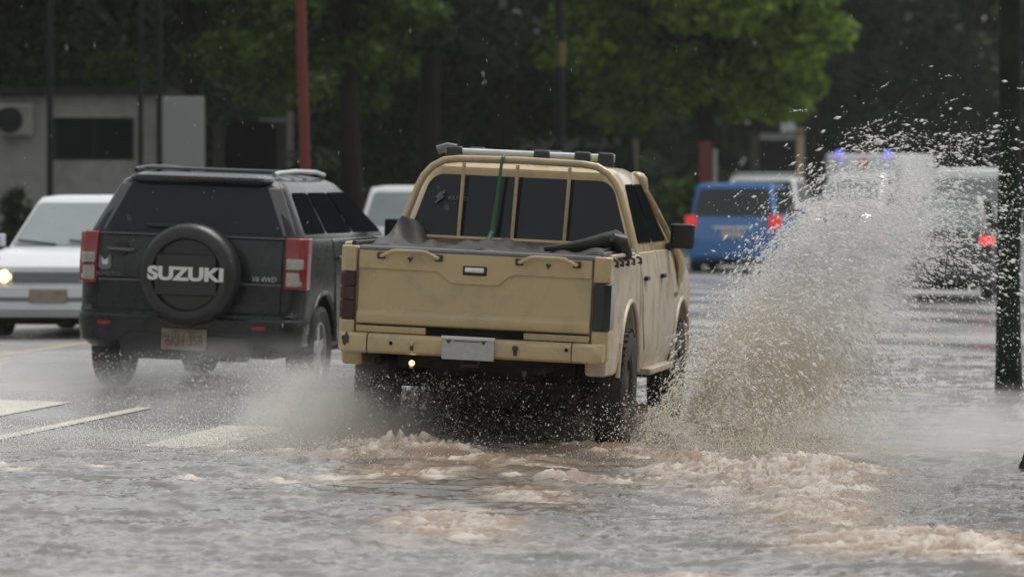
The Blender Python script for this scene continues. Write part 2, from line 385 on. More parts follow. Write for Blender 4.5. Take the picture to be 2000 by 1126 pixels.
    for s in (-1, 1):
        sq = [(s * .80, 1.955, 1.30), (s * .80, 3.64, 1.30), (s * .672, 2.93, 1.735), (s * .672, 2.05, 1.735)]
        if s < 0: sq = [sq[1], sq[0], sq[3], sq[2]]
        for u0, u1 in ((.03, .47), (.51, .97)) if s > 0 else ((.03, .49), (.53, .97)):
            p = MB(); pane(p, sq, u0, u1, .05, .95, .05); p.build('side_window', M['tint_side'], root)
    wq = [(.70, 3.74, 1.30), (-.70, 3.74, 1.30), (-.55, 3.05, 1.735), (.55, 3.05, 1.735)]
    p = MB(); pane(p, wq, .02, .98, .05, .97, .08); p.build('windscreen', M['glass_dk'], root)
    # raised air intake running up the right windscreen pillar
    def sn(x, y, z, a, b): return [(x + a * math.cos(t), y + b * math.sin(t), z) for t in np.linspace(0, 2 * math.pi, 13)[:-1]]
    k = MB(); k.loft([sn(.86, 4.0, 1.02, .03, .10), sn(.87, 3.97, 1.14, .035, .11), sn(.85, 3.90, 1.22, .04, .09), sn(.82, 3.74, 1.31, .03, .05), sn(.725, 3.25, 1.59, .03, .05), sn(.675, 3.04, 1.70, .034, .055)])
    sk = k.build('snorkel', T, root, ang=50)
    k = MB(); k.loft([sn(.675, 3.05, 1.66, .04, .06), sn(.67, 3.02, 1.70, .055, .08), sn(.66, 3.0, 1.755, .058, .10), sn(.645, 3.0, 1.79, .045, .09), sn(.64, 3.0, 1.80, .02, .05)]); k.build('intake_head', T, sk, ang=60)
    # window sticker lettering
    st = MB(); Tm = Matrix.Translation((-.545, 1.868, 1.573)) @ Matrix.Rotation(R(-12), 4, 'X')
    for poly in ([(-.03, .0), (-.012, .026), (.032, .048), (.032, .030), (-.004, .008), (.012, -.006), (-.008, -.018)], [(.03, .006), (.012, -.012), (-.03, -.048), (-.03, -.034), (.004, -.008), (-.012, .006), (.008, .02)]):
        st.prism(poly, 'y', -.014, .0, Tm)
    st.build('sticker', M['grey_trim'], rw)
    text_mesh('KILE BO', .13, .026, .004, Matrix.Translation((-.42, 1.86, 1.572)) @ Matrix.Rotation(math.pi / 2 - R(12), 4, 'X'), 'sticker_lettering', M['grey_trim'], rw)
    # --- window guard: fat hoop with three uprights and a foot rail, in front of the rear glass
    hp = []
    yb, yt = 1.765, 1.835
    pts = [(-.815, 1.23), (-.79, 1.34), (-.74, 1.50), (-.69, 1.64), (-.655, 1.715), (-.60, 1.78), (-.52, 1.825), (-.42, 1.838)]
    pts = pts + [(0, 1.845)] + [(-x, z) for x, z in pts[::-1]]
    hoop = MB().tube([(x, yb + (yt - yb) * (z - 1.23) / .6, z) for x, z in pts], .025, 14)
    wg = hoop.build('window_guard', T, root)
    for x in (-.385, -.02, .335):
        MB().tube([(x - .01, yb + .005, 1.295), (x, yt, 1.81)], .0125, 8).build('upright', T, wg)
    MB().tube([(-.76, yb, 1.305), (.76, yb, 1.305)], .015, 8).build('foot_rail', T, wg)
    hb = MB().box(-.72, .72, 1.80, 1.835, 1.0, 1.295); hb.build('bed_headboard', M['tan_muddy'], root, bevel=.01)
    # --- roof rack: two bars with clamps
    rk = empty('roof_rack', root)
    for y, x0, x1 in ((2.12, -.56, .44), (2.72, -.50, .52)):
        MB().tube([(x0, y, 1.885), (x1, y, 1.885)], .026, 12).build('rack_bar', M['alu'], rk)
        for x in (x0 + .06, .10, x1 - .06):
            MB().prism([(y - .05, 1.80), (y - .045, 1.885), (y - .025, 1.922), (y + .025, 1.922), (y + .045, 1.885), (y + .05, 1.80)], 'x', x - .055, x + .055).build('rack_clamp', BP, rk, bevel=.014)
    MB().tube([(-.62, 2.12, 1.89), (-.55, 2.12, 1.915), (-.49, 2.12, 1.905)], .03, 8).build('rack_end', M['grey_trim'], rk)
    # --- running gear
    ch = MB(); ch.box(-.48, -.38, .12, 4.6, .50, .62).box(.38, .48, .12, 4.6, .50, .62).box(-.48, .48, .14, .22, .50, .60).box(-.46, .46, 2.0, 2.4, .42, .60)
    ch.build('chassis', M['under'], root, bevel=.01)
    ax = MB(); ax.lathe([(.045, -.70), (.045, -.22), (.06, -.18), (.12, -.12), (.165, -.03), (.165, .05), (.12, .14), (.06, .2), (.045, .24), (.045, .70)], (.0, RA, .37), 'x', 24)
    ax.lathe([(.01, -.17), (.10, -.16), (.15, -.12), (.16, -.03), (.16, .05)], (.02, RA, .37), 'y', 24)
    ax.build('rear_axle', M['diff'], root)
    for s in (-1, 1):
        sp = MB(); sp.box(s * .50, s * .58, .55, 1.95, .42, .46).box(s * .47, s * .60, .50, .60, .44, .60); sp.build('leaf_spring', M['under'], root, bevel=.01)
        if s < 0:
            mf = MB(); mf.box(s * .62, s * .84, .66, .675, .30, .52); mf.build('mud_flap', M['black_plastic'], root)
        add_wheel(root, s * .79, RA, .385, .20, .21, s, M['diff'], 6)
        add_wheel(root, s * .775, FA, .375, .20, .20, s, M['diff'], 6)
    fu = MB(); fu.box(-.36, .36, .5, .9, .42, .60); fu.build('fuel_tank', M['under'], root, bevel=.04)
    fa = MB(); fa.tube([(-.72, FA, .37), (.72, FA, .37)], .05, 10); fa.build('front_axle', M['under'], root)
    tl = MB().tube([(-.37, .05, .545), (-.375, .04, .50)], .012, 8).build('lamp_bracket', M['alu'], root)
    lb = MB(); lb.lathe([(.002, -.02), (.017, -.01), (.02, .01), (.012, .03)], (-.373, .035, .532), 'y', 12); lb.build('bulb', M['lamp_orange'], tl)
    MB().tube([(-.055, .06, .58), (-.05, .02, .535), (.055, .02, .535), (.06, .06, .58)], .010, 8).build('tow_loop', M['diff'], root)
    ex = MB(); ex.tube([(-.62, .18, .53), (-.50, .5, .55), (-.45, 1.0, .60)], .028, 10); ex.build('exhaust_pipe', M['under'], root)
    # front end
    for s in (-1, 1):
        l = MB(); l.prism([(s * .52, 4.86), (s * .74, 4.86), (s * .84, 4.72), (s * .84, 4.60), (s * .52, 4.7)], 'z', .86, 1.04); l.build('headlamp', M['clear_lens'], root, bevel=.01)
    gl = MB(); gl.box(-.48, .48, 4.90, 4.945, .86, 1.03); gl.build('grille', BP, root, bevel=.01)
    fb = MB(); fb.loft([rrect(z, .87, 4.5, 5.0, .05, .22) for z in (.50, .54, .70, .74)]); fb.build('front_bumper', T, root, bevel=.015)
    return root

pk = make_pickup()
PKX, PKY = -4.865, 28.80
pk.location = (PKX, PKY, ground(PKX) + .045); pk.rotation_euler = (0, R(2.6), R(.3))

# tarp bunched in the bed and the green strap, both lying on the truck
def cloth_grid(fn, nu, nv, name, m, th=.006):
    v = [fn(i / (nu - 1), j / (nv - 1)) for j in range(nv) for i in range(nu)]
    f = [(j * nu + i, j * nu + i + 1, (j + 1) * nu + i + 1, (j + 1) * nu + i) for j in range(nv - 1) for i in range(nu - 1)]
    o = MB().add(v, f).build(name, m, None, ang=60)
    md = o.modifiers.new('thickness', 'SOLIDIFY'); md.thickness = th
    return o
def tarp_fn(u, v):
    x = -.775 + 1.56 * u; y = .20 + 1.50 * v
    fold = .035 * math.sin(13 * u + 3 * v + 1.2 * math.sin(5 * v)) + .022 * math.sin(29 * u - 7 * v) + .012 * math.sin(51 * u + 17 * v)
    lft = max(0, 1 - abs(u - .045) / (.045 if u < .045 else .10)) * .165 * max(0, v - .3) / .7 * (1 + .25 * math.sin(40 * u + 9 * v))
    dip = math.exp(-((u - .20) / .03) ** 2) * .05 * v
    rgt = .05 * max(0, u - .68) * (1 + v)
    mid = .02 * math.sin(math.pi * v) + .015 * v
    edge = -.10 * max(0, .08 - v) / .08
    return (x, y, 1.245 + mid + fold * (.4 + .6 * v) + lft + rgt + dip + edge)
tp = cloth_grid(tarp_fn, 90, 50, 'tarpaulin', M['tarp'])
tag(tp, 'wet grey tarpaulin bunched up in the bed of the tan pickup', 'tarpaulin')
tb = MB()      # rolled right end of the tarp
rnd = random.Random(5)
path = [(.36, .62, 1.285), (.50, .66, 1.30), (.62, .70, 1.322), (.72, .74, 1.345), (.80, .78, 1.36), (.845, .80, 1.34)]
tb.tube(path, [.016, .03, .042, .055, .07, .06], 14)
tr = tb.build('rolled_edge', M['tarp'], tp)
tb = MB().tube([(.80, .62, 1.38), (.85, .66, 1.36), (.875, .72, 1.27), (.87, .80, 1.245)], [.03, .05, .05, .02], 10); tb.build('drooping_corner', M['black_plastic'], tp)
st = MB().tube([(-.115, 1.83, 1.875), (-.118, 1.795, 1.855), (-.125, 1.785, 1.80), (-.14, 1.75, 1.55), (-.158, 1.72, 1.36), (-.165, 1.62, 1.30), (-.17, 1.45, 1.27)], [.011, .013, .011, .013, .017, .017, .015], 8)
so = st.build('strap', M['rope'], None); tag(so, 'green strap tied over the window guard of the tan pickup', 'strap')
for o in (tp, so):
    o.location = pk.location; o.rotation_euler = pk.rotation_euler

# ------------------------------------------------------------------ the charcoal off-roader with the spare on its back
def quad_side(s, x0, x1, y0a, y1a, y0b, y1b, z0, z1):
    q = [(s * x0, y0a, z0), (s * x0, y1a, z0), (s * x1, y1b, z1), (s * x1, y0b, z1)]
    return q if s > 0 else [q[1], q[0], q[3], q[2]]
def make_offroader():
    root = empty('off_road_car'); tag(root, 'charcoal off-road car with a lettered spare wheel cover on its tailgate', 'off-road car')
    P, BP = M['charcoal'], M['black_plastic']
    RA, FA = .80, 3.44
    rings = [(.36, .80, .06, 4.30, .16, .25), (.42, .87, .01, 4.37, .18, .3), (.55, .895, .0, 4.40, .18, .32), (.625, .90, .01, 4.40, .17, .32), (.66, .90, .06, 4.39, .14, .32), (.84, .905, .07, 4.37, .14, .32),
             (1.0, .90, .08, 4.30, .14, .32), (1.10, .885, .09, 4.10, .14, .32), (1.18, .875, .105, 3.35, .13, .2), (1.215, .86, .12, 3.25, .13, .2)]
    body = MB().loft([rrect(*q) for q in rings]).build('body', P, root, ang=32)
    c = MB()
    for y in (RA, FA):
        for s in (-1, 1): c.lathe([(.001, s * .5), (.415, s * .5), (.415, s * 1.1), (.001, s * 1.1)], (0, y, .37), 'x', 40)
    boolean_cut(body, c)
    for y in (RA, FA):
        for s in (-1, 1):
            MB().tube([(s * .895, y - .43 * math.cos(a), .37 + .43 * math.sin(a)) for a in np.linspace(.1, 3.04, 18)], .022, 8).build('arch_flare', P, root)
            add_wheel(root, s * .79, y, .35, .225, .225, s, M['alloy'], 5, tread=False)
    gz = [(1.20, .858, .13, 3.28, .13, .2), (1.24, .85, .145, 3.20, .13, .2), (1.57, .69, .27, 2.42, .15, .2), (1.63, .65, .285, 2.28, .17, .2), (1.672, .575, .31, 2.15, .18, .2), (1.692, .44, .45, 2.0, .18, .2)]
    MB().loft([rrect(*q) for q in gz]).build('roof', P, root, ang=30)
    # rear glass, wiper and pillars
    rq = [(-.675, .145, 1.24), (.675, .145, 1.24), (.525, .27, 1.57), (-.525, .27, 1.57)]
    p = MB(); pane(p, rq, -.03, 1.03, .0, 1.14, .05); rg = p.build('rear_window', M['tint'], root)
    w_ = MB().tube([(-.38, .125, 1.285), (.02, .128, 1.283)], .011, 6); w_.build('wiper', BP, rg)
    for s in (-1, 1):
        a, b = (.715, .545)
        k = MB(); k.loft([[(s * a, .135, 1.235), (s * (a + .10), .18, 1.235), (s * (a + .10), .21, 1.235), (s * a, .17, 1.235)], [(s * b, .268, 1.60), (s * (b + .10), .315, 1.60), (s * (b + .10), .34, 1.60), (s * b, .30, 1.60)]])
        k.build('rear_pillar', M['charcoal_lt'], root, bevel=.01)
    sp = MB(); sp.loft([rrect(1.622, .565, .235, .46, .12, .02), rrect(1.645, .58, .225, .5, .12, .02), rrect(1.668, .565, .235, .55, .12, .02), rrect(1.69, .50, .30, .62, .12, .02)]); spo = sp.build('roof_spoiler', P, root)
    k = MB(); k.box(-.20, .20, .222, .24, 1.638, 1.655); k.build('brake_lamp', M['dull_red_lens'], spo, bevel=.004)
    # tailgate in two fields with a bright crease
    t = MB(); t.loft([[(x, y, z) for x, y, z in ((-.735, .055, .875), (.735, .055, .875), (.735, .12, .875), (-.735, .12, .875))], [(-.735, .062, 1.0), (.735, .062, 1.0), (.735, .12, 1.0), (-.735, .12, 1.0)], [(-.735, .105, 1.21), (.735, .105, 1.21), (.735, .15, 1.21), (-.735, .15, 1.21)]])
    tg = t.build('tailgate', P, root, bevel=.012, segs=3)
    t = MB(); t.prism([(-.735, .86), (.735, .86), (.735, .66), (.69, .615), (-.69, .615), (-.735, .66)], 'y', .042, .12); t.build('lower_field', P, tg, bevel=.012, segs=3)
    k = MB(); k.box(-.735, .735, .036, .075, .855, .872); k.build('crease_highlight', M['charcoal_lt'], tg, bevel=.004)  # paler strip painting the light caught along the crease
    k = MB(); k.box(-.74, .735, .085, .12, 1.208, 1.222); k.build('belt_strip', M['charcoal_lt'], tg, bevel=.004)
    k = MB(); k.lathe([(.003, .055), (.055, .055), (.06, .07)], (-.56, 0, 1.10), 'y', 20); k.build('handle_recess', BP, tg)
    k = MB(); k.tube([(-.67, .06, 1.095), (-.65, .038, 1.094), (-.48, .038, 1.09), (-.46, .06, 1.09)], .014, 8); k.build('handle', M['charcoal_lt'], tg)
    k = MB(); S_ = facing_back(-.685, .05, .985)
    for poly in ([(-.045, .07), (-.02, .035), (.01, .035), (.035, .065), (.05, .06), (.052, -.03), (.02, -.05), (-.03, -.05), (-.055, -.025)],): k.prism(poly, 'z', -.01, .004, S_)
    stk = k.build('sticker', M['grey_trim'], tg)
    k = MB(); k.prism([(-.028, .045), (-.005, .018), (.025, .04), (.022, -.012), (-.02, -.012)], 'z', .003, .008, S_); k.build('sticker_emblem', M['white_letter'], stk)
    text_mesh('BOMBEROS', .19, .032, .006, facing_back(-.655, .047, .905), 'sticker_lettering', M['grey_trim'], tg)
    text_mesh('V6 4WD', .19, .04, .008, facing_back(.60, .048, .905), 'badge_lettering', M['alu'], tg, shear=.3)
    # spare wheel under a moulded cover
    cx, cz = .045, .925
    k = MB(); k.lathe([(.35, .06), (.385, -.02), (.392, -.14), (.378, -.20), (.345, -.238), (.31, -.247), (.28, -.243), (.262, -.205), (.02, -.205)], (cx, 0, cz), 'y', 56)
    sc = k.build('spare_wheel_cover', M['spare'], root, ang=40)
    MB().loft([[(cx + x, -.244, cz + z) for x, z in ((-.25, -.155), (.25, -.155), (.235, .15), (-.235, .15))], [(cx + x, -.21, cz + z) for x, z in ((-.25, -.155), (.25, -.155), (.235, .15), (-.235, .15))]]).build('cover_bar', M['spare'], sc, bevel=.008)
    text_mesh('SUZUKI', .605, .108, .012, facing_back(cx + .0, -.249, cz + .008), 'cover_lettering', M['white_letter'], sc, bold=.045)
    # tail lamps
    for s in (-1, 1):
        z0, z1 = .83, 1.225
        k = MB(); pl = lambda o: [(s * .752, .045 + o), (s * .865, .062 + o), (s * .918, .13 + o), (s * .917, .26 + o), (s * .75, .26 + o)]
        k.loft([[(x, y, z) for x, y in pl(o)] for z, o in ((z0, .005), (z0 + .02, 0), (1.0, .005), (1.21, .035), (z1, .045))])
        tl = k.build('tail_lamp', M['red_lens'], root, bevel=.012, segs=3)
        for za, zb, mm, nm in ((.985, 1.065, M['clear_lens'], 'indicator_lens'), (.855, .965, M['clear_lens'], 'reversing_lens')):
            k = MB(); k.loft([[(s * .768, .040 + o, z), (s * .858, .052 + o, z), (s * .895, .10 + o, z), (s * .89, .2 + o, z), (s * .768, .2 + o, z)] for z, o in ((za, .0), (zb, .006))])
            k.build(nm, mm, tl, bevel=.010)
    # bumper, reflectors, plate
    bm_ = MB(); bm_.loft([rrect(*q) for q in ((.34, .82, .10, .5, .16, .05), (.40, .89, -.01, .42, .18, .05), (.52, .905, -.03, .40, .18, .05), (.585, .905, -.03, .40, .18, .05), (.602, .90, -.015, .40, .18, .05))])
    bu = bm_.build('rear_bumper', P, root, ang=40)
    k = MB(); k.prism([(-.48, .27), (.48, .27), (.54, .40), (.46, .47), (-.46, .47), (-.54, .40)], 'y', -.036, .10); k.build('bumper_insert', BP, bu, bevel=.02)
    for x in (-.655, .585):
        k = MB(); k.box(x - .055, x + .055, -.045, -.02, .515, .548); k.build('reflector', M['red_lens'], bu, bevel=.008)
    k = MB(); k.box(-.185, .18, -.055, -.04, .345, .51); pl_ = k.build('license_plate', M['plate_muddy'], bu, bevel=.006)
    text_mesh('BKH 358', .30, .082, .004, facing_back(-.002, -.057, .418), 'plate_lettering', M['plate_text'], pl_, bold=.012)
    k = MB(); k.box(-.09, .09, -.058, -.05, .486, .494); k.build('plate_strip', M['plate_text'], pl_)
    # windows along the sides, dark trim and doors
    for s in (-1, 1):
        sq = quad_side(s, .852, .692, .29, 3.05, .42, 2.28, 1.24, 1.57)
        rngs = ((.015, .26), (.29, .60), (.63, .985))
        for u0, u1 in rngs:
            if s < 0: u0, u1 = 1 - u1, 1 - u0
            p = MB(); pane(p, sq, u0, u1, .04, .98, .045); p.build('side_window', M['tint_side'], root)
        for y0, y1 in ((1.15, 2.05), (2.07, 3.05)):
            d = MB(); d.loft([[(s * x, ya, z), (s * x, y1, z), (s * (x - .03), y1, z), (s * (x - .03), ya, z)] for x, z, ya in ((.904, .5, y0 + .12), (.911, .65, y0 + .05), (.912, .85, y0), (.906, 1.0, y0), (.882, 1.18, y0), (.868, 1.212, y0))])
            do = d.build('car_door', P, root, bevel=.006, ang=50)
            k = MB(); k.box(s * .895, s * .925, y0 + .06, y0 + .24, 1.045, 1.075); k.build('handle', P, do, bevel=.008)
        mi = MB(); mi.loft([rrect(z, .10, -.06, .08, .03, .06) for z in (0, .02, .14, .16)], M=Matrix.Translation((s * 1.0, 2.95, 1.20))); mi.build('wing_mirror', P, root, bevel=.015)
        k = MB().tube([(s * .56, .42, 1.70), (s * .575, .50, 1.712), (s * .59, 1.0, 1.728), (s * .585, 1.7, 1.722), (s * .57, 2.05, 1.70)], .018, 8); k.build('roof_rail', M['alu'] if s > 0 else BP, root)
    for y in (.75, 1.15, 1.55):
        MB().prism([(y, 1.708), (y + .05, 1.712), (y + .05, 1.73), (y, 1.73)], 'x', -.565, .565).build('roof_bar', M['charcoal_lt'], root, bevel=.006)
    p = MB(); pane(p, [(.76, 3.22, 1.24), (-.76, 3.22, 1.24), (-.55, 2.42, 1.57), (.55, 2.42, 1.57)], .02, .98, .04, 1.0, .05); p.build('windscreen', M['glass_dk'], root)
    for s in (-1, 1):
        MB().box(s * .55, s * .82, 4.18, 4.36, .80, .95).build('headlamp', M['clear_lens'], root, bevel=.03)
    MB().box(-.42, .42, 4.34, 4.41, .80, .94).build('grille', BP, root, bevel=.02)
    un = MB().box(-.6, .6, .4, 4.0, .28, .42); un.build('underbody', M['under'], root, bevel=.03)
    return root
so_ = make_offroader()
so_.scale = (1, 1, 1.02); so_.location = (-8.12, 34.97, ground(-8.04) + .0); so_.rotation_euler = (0, R(2.0), R(-2.0))

# ------------------------------------------------------------------ other traffic: one builder of saloons, hatchbacks and vans
def make_car(name, label, cat, paint, L=4.4, W=1.7, H=1.42, belt=.92, deck_r=.92, hood=.92, rear_base=.55, rear_top=1.15, ws_base=3.15, ws_top=2.45, RA=.85, FA=3.5, wr=.30,
             tail=None, head=None, plate='plate', rear_glass='glass_dk', front_glass='glass_pale', side_glass='glass_dk', group=None, lowtrim='grey_trim', roof_in=.20, clear=.22, lamp_z=(.62, .78), face='rear', square=False, roof_rack=False):
    root = empty(name); tag(root, label, cat, group); h = W / 2; mm = M[paint]
    bz = belt
    rings = [rrect(clear, h * .90, .10, L - .12, .15, .25), rrect(clear + .08, h * .97, .02, L - .04, .18, .28), rrect(.45, h, 0, L, .16, .28), rrect(.62, h, .01, L - .01, .15, .28), rrect(.74, h * .99, .03, L - .05, .15, .30)]
    if hood < bz + .001 and deck_r < bz + .001 and not square:
        rings += [rrect(bz - .07, h * .97, .06, L - .30, .15, .34), rrect(bz, h * .92, .12, L - .85, .15, .3), rrect(bz + .012, h * .85, rear_base - .1, ws_base + .1, .1, .1)]
    else:
        y0 = .05
        rings += [rrect(hood - .06, h * .985, y0, L - .14, .12, .3), rrect(hood, h * .96, y0 + .01, L - .5, .12, .25), rrect(bz, h * .95, rear_base, ws_base + .05, .10, .15)]
    body = MB().loft(rings).build('body', mm, root, ang=30)
    c = MB()
    for y in (RA, FA):
        for s in (-1, 1): c.lathe([(.001, s * (h - .35)), (wr + .05, s * (h - .35)), (wr + .05, s * (h + .2)), (.001, s * (h + .2))], (0, y, wr), 'x', 32)
    boolean_cut(body, c)
    for y in (RA, FA):
        for s in (-1, 1): add_wheel(root, s * (h - .11), y, wr, .18, wr * .62, s, M['alloy'], 6, tread=False)
    rt = h - roof_in; hb = h * .93
    zs = bz + (H - bz) * .86
    k = .86
    lerp = lambda a, b, t: a + (b - a) * t
    g0 = (bz - .01, hb, rear_base, ws_base); g1 = (zs, lerp(hb, rt, .9), lerp(rear_base, rear_top, k), lerp(ws_base, ws_top, k))
    gh = [rrect(*g0, .10, .12), rrect(*g1, .10, .14), rrect(H - .025, rt, rear_top, ws_top, .12, .16), rrect(H, rt - .16, rear_top + .14, ws_top - .16, .1, .12)]
    MB().loft(gh).build('roof', mm, root, ang=28)
    p = MB(); pane(p, [(-hb + .08, rear_base, bz), (hb - .08, rear_base, bz), (g1[1] - .08, g1[2], zs), (-g1[1] + .08, g1[2], zs)], 0, 1, .06, .98, .06); p.build('rear_window', M[rear_glass], root)
    p = MB(); pane(p, [(hb - .08, ws_base, bz), (-hb + .08, ws_base, bz), (-g1[1] + .08, g1[3], zs), (g1[1] - .08, g1[3], zs)], -.02, 1.02, .05, .98, .06); wsn = p.build('windscreen', M[front_glass], root)
    for s in (-1, 1):
        sq = quad_side(s, hb, g1[1], rear_base + .12, ws_base - .14, g1[2] + .10, g1[3] - .13, bz, zs)
        for u0, u1 in ((.03, .48), (.52, .97)):
            p = MB(); pane(p, sq, u0, u1, .07, .95, .04); p.build('side_window', M[side_glass], root)
        mi = MB(); mi.loft([rrect(z, .085, -.04, .07, .03, .05) for z in (0, .02, .11, .13)], M=Matrix.Translation((s * (h + .10), ws_base - .25, bz + .01))); mi.build('wing_mirror', mm, root, bevel=.012)
        z0, z1 = lamp_z
        tl = MB(); tl.prism([(s * (h - .19), -.015), (s * (h - .05), -.005), (s * (h + .012), .08), (s * (h + .012), .22), (s * (h - .19), .2)], 'z', z0, z1); tl.build('tail_lamp', M[tail or 'red_lens'], root, bevel=.012)
        hl = MB(); hl.prism([(s * (h - .42), L + .005), (s * (h - .22), L + .005), (s * (h - .02), L - .12), (s * (h + .008), L - .26), (s * (h - .42), L - .2)], 'z', .575, .70)
        hlo = hl.build('headlamp', M['clear_lens'], root, bevel=.01)
        if head: MB().lathe([(.003, L + .026), (.055, L + .020), (.068, L - .01)], (s * (h - .36), 0, .64), 'y', 16).build('bulb', M[head], hlo)
        for y0, y1 in ((RA + .38, (RA + FA) / 2 + .1), ((RA + FA) / 2 + .12, FA - .42)):
            d = MB(); d.box(s * (h - .02), s * (h + .006), y0, y1, clear + .14, .73); d.build('car_door', mm, root, bevel=.005)
    MB().box(-(h - .44), h - .44, L - .03, L + .012, .575, .69).build('grille', M['grey_trim'], root, bevel=.012)
    fb = MB(); fb.loft([rrect(z, h + .012, L - .35, L + .07, .05, .26) for z in (.30, .34, .50, .54)]); fbo = fb.build('front_bumper', mm, root, bevel=.01)
    MB().loft([rrect(z, h - .0, L - .3, L + .074, .05, .26) for z in (.385, .43)]).build('bumper_strip', M[lowtrim], fbo)
    rb = MB(); rb.loft([rrect(z, h + .012, -.07, .3, .22, .05) for z in (.30, .34, .50, .54)]); rbo = rb.build('rear_bumper', M[lowtrim] if lowtrim != 'grey_trim' else mm, root, bevel=.01)
    py = .56 if face == 'rear' else .42
    if face == 'rear':
        q = MB().box(-.20, .20, -.025, -.005, .63, .76); q.build('license_plate', M[plate], root, bevel=.005)
        MB().box(-.35, .35, -.035, .01, .785, .82).build('tailgate_trim', M['chrome'], root, bevel=.008)
    else:
        q = MB().box(-.20, .20, L + .072, L + .09, .37, .51); q.build('license_plate', M[plate], fbo, bevel=.005)
        for x in (-.30, .25):
            MB().tube([(x, ws_base - .02, bz + .035), (x + .42, ws_base - .08, bz + .08)], .010, 6).build('wiper', M['black_plastic'], wsn)
    if roof_rack:
        for s in (-1, 1): MB().tube([(s * (rt - .06), rear_top + .1, H - .02), (s * (rt - .06), rear_top + .18, H + .05), (s * (rt - .06), ws_top - .3, H + .05), (s * (rt - .06), ws_top - .2, H - .02)], .018, 8).build('roof_rail', M['grey_trim'], root)
        for y in (rear_top + .45, ws_top - .6): MB().tube([(-rt + .06, y, H + .06), (rt - .06, y, H + .06)], .02, 8).build('roof_bar', M['alu'], root)
    MB().box(-h * .7, h * .7, .3, L - .3, .14, clear + .05).build('underbody', M['under'], root, bevel=.02)
    return root
def place(o, x, y, yaw=0, dz=0, roll=0):
    o.location = (x, y, ground(x) + dz); o.rotation_euler = (0, R(roll), yaw)

# silver saloon coming the other way (its nose is at local y = L; turned round it points to the camera)
sv = make_car('saloon_car', 'silver oncoming saloon with one warm headlight lit, left of the charcoal off-road car', 'car', 'silver', L=4.35, W=1.69, H=1.47, belt=.92, rear_base=.45, rear_top=1.05, ws_base=3.18, ws_top=2.35,
              head='head_warm', plate='plate_muddy', face='front', front_glass='glass_pale')
place(sv, -12.05, 50.2, math.pi)
wv = make_car('hatchback_car', 'white hatchback with pale glass seen between the off-road car and the pickup', 'car', 'white', L=4.0, W=1.68, H=1.56, belt=1.0, deck_r=1.2, hood=1.0, rear_base=.10, rear_top=.40, ws_base=3.2, ws_top=2.4, RA=.7, FA=3.2,
              roof_in=.17, lamp_z=(.70, .9), rear_glass='glass_pale', plate='plate_muddy', square=True)
place(wv, -10.68, 59.3)
bl = make_car('compact_van', 'bright blue compact people carrier with its left tail lamp lit red', 'people carrier', 'blue', L=4.1, W=1.69, H=1.60, belt=.98, deck_r=1.2, hood=.98, rear_base=.10, rear_top=.32, ws_base=3.3, ws_top=2.4, RA=.7, FA=3.3,
              tail='red_lit', roof_in=.17, lamp_z=(.78, 1.02), rear_glass='glass_dk', plate='plate', square=True)
place(bl, -8.95, 81.6)
wr_ = make_car('estate_car', 'white estate car with roof bars, ahead of the blue people carrier', 'estate car', 'white', L=4.5, W=1.74, H=1.66, belt=1.0, deck_r=1.2, hood=1.0, rear_base=.10, rear_top=.35, ws_base=3.5, ws_top=2.6, RA=.8, FA=3.6, roof_in=.18, lamp_z=(.8, 1.02), square=True, roof_rack=True)
place(wr_, -10.15, 98.0, 0, .06)
dk = make_car('hatchback_car', 'dark grey hatchback behind the spray with two red tail lamps lit', 'car', 'dark_car', L=4.2, W=1.74, H=1.52, belt=.98, deck_r=1.2, hood=.98, rear_base=.10, rear_top=.50, ws_base=3.3, ws_top=2.4, RA=.75, FA=3.35,
              tail='red_dim', roof_in=.18, lamp_z=(.80, .92), rear_glass='glass_pale', square=True, lowtrim='grey_trim', plate='plate')
place(dk, -4.45, 67.3, 0, .03)
def make_van(name, label, cat, L=4.9, W=1.75, H=1.98, rear=True):
    root = empty(name); tag(root, label, cat); h = W / 2; mm = M['white']
    MB().loft([rrect(.28, h * .92, .08, L - .1, .1, .2), rrect(.38, h, .02, L, .1, .25), rrect(.95, h, .0, L - .05, .1, .25), rrect(1.15, h * .98, .01, L - .25, .1, .25), rrect(H - .16, h * .90, .05, L - 1.15, .1, .2), rrect(H - .04, h * .84, .08, L - 1.35, .12, .2), rrect(H, h * .7, .2, L - 1.5, .1, .2)]).build('body', mm, root, ang=28)
    p = MB(); pane(p, [(-h * .86, .01, 1.15), (h * .86, .01, 1.15), (h * .80, .05, H - .16), (-h * .80, .05, H - .16)], .03, .97, .02, .95, .06); p.build('rear_window', M['glass_pale'], root)
    p = MB(); pane(p, [(h * .84, L - .25, 1.15), (-h * .84, L - .25, 1.15), (-h * .76, L - 1.15, H - .16), (h * .76, L - 1.15, H - .16)], 0, 1, .03, .97, .06); p.build('windscreen', M['glass_dk'], root)
    for s in (-1, 1):
        sq = quad_side(s, h * .98, h * .90, .15, L - .6, .2, L - 1.35, 1.15, H - .16)
        for u0, u1 in ((.03, .34), (.36, .66), (.68, .97)):
            p = MB(); pane(p, sq, u0, u1, .05, .92, .04); p.build('side_window', M['glass_dk'], root)
        MB().box(s * (h - .13), s * (h + .008), -.012, .08, .75, 1.08).build('tail_lamp', M['red_lens'], root, bevel=.01)
        MB().box(s * (h - .35), s * (h - .05), L - .12, L + .005, .72, .9).build('headlamp', M['clear_lens'], root, bevel=.02)
        for y in (.9, L - .85): add_wheel(root, s * (h - .09), y, .32, .19, .2, s, M['alloy'], 6, tread=False)
    MB().loft([rrect(z, h + .01, -.06, .2, .1, .03) for z in (.36, .40, .55, .58)]).build('rear_bumper', M['grey_trim'], root)
    MB().box(-.2, .2, -.02, .0, .68, .80).build('license_plate', M['plate'], root)
    return root
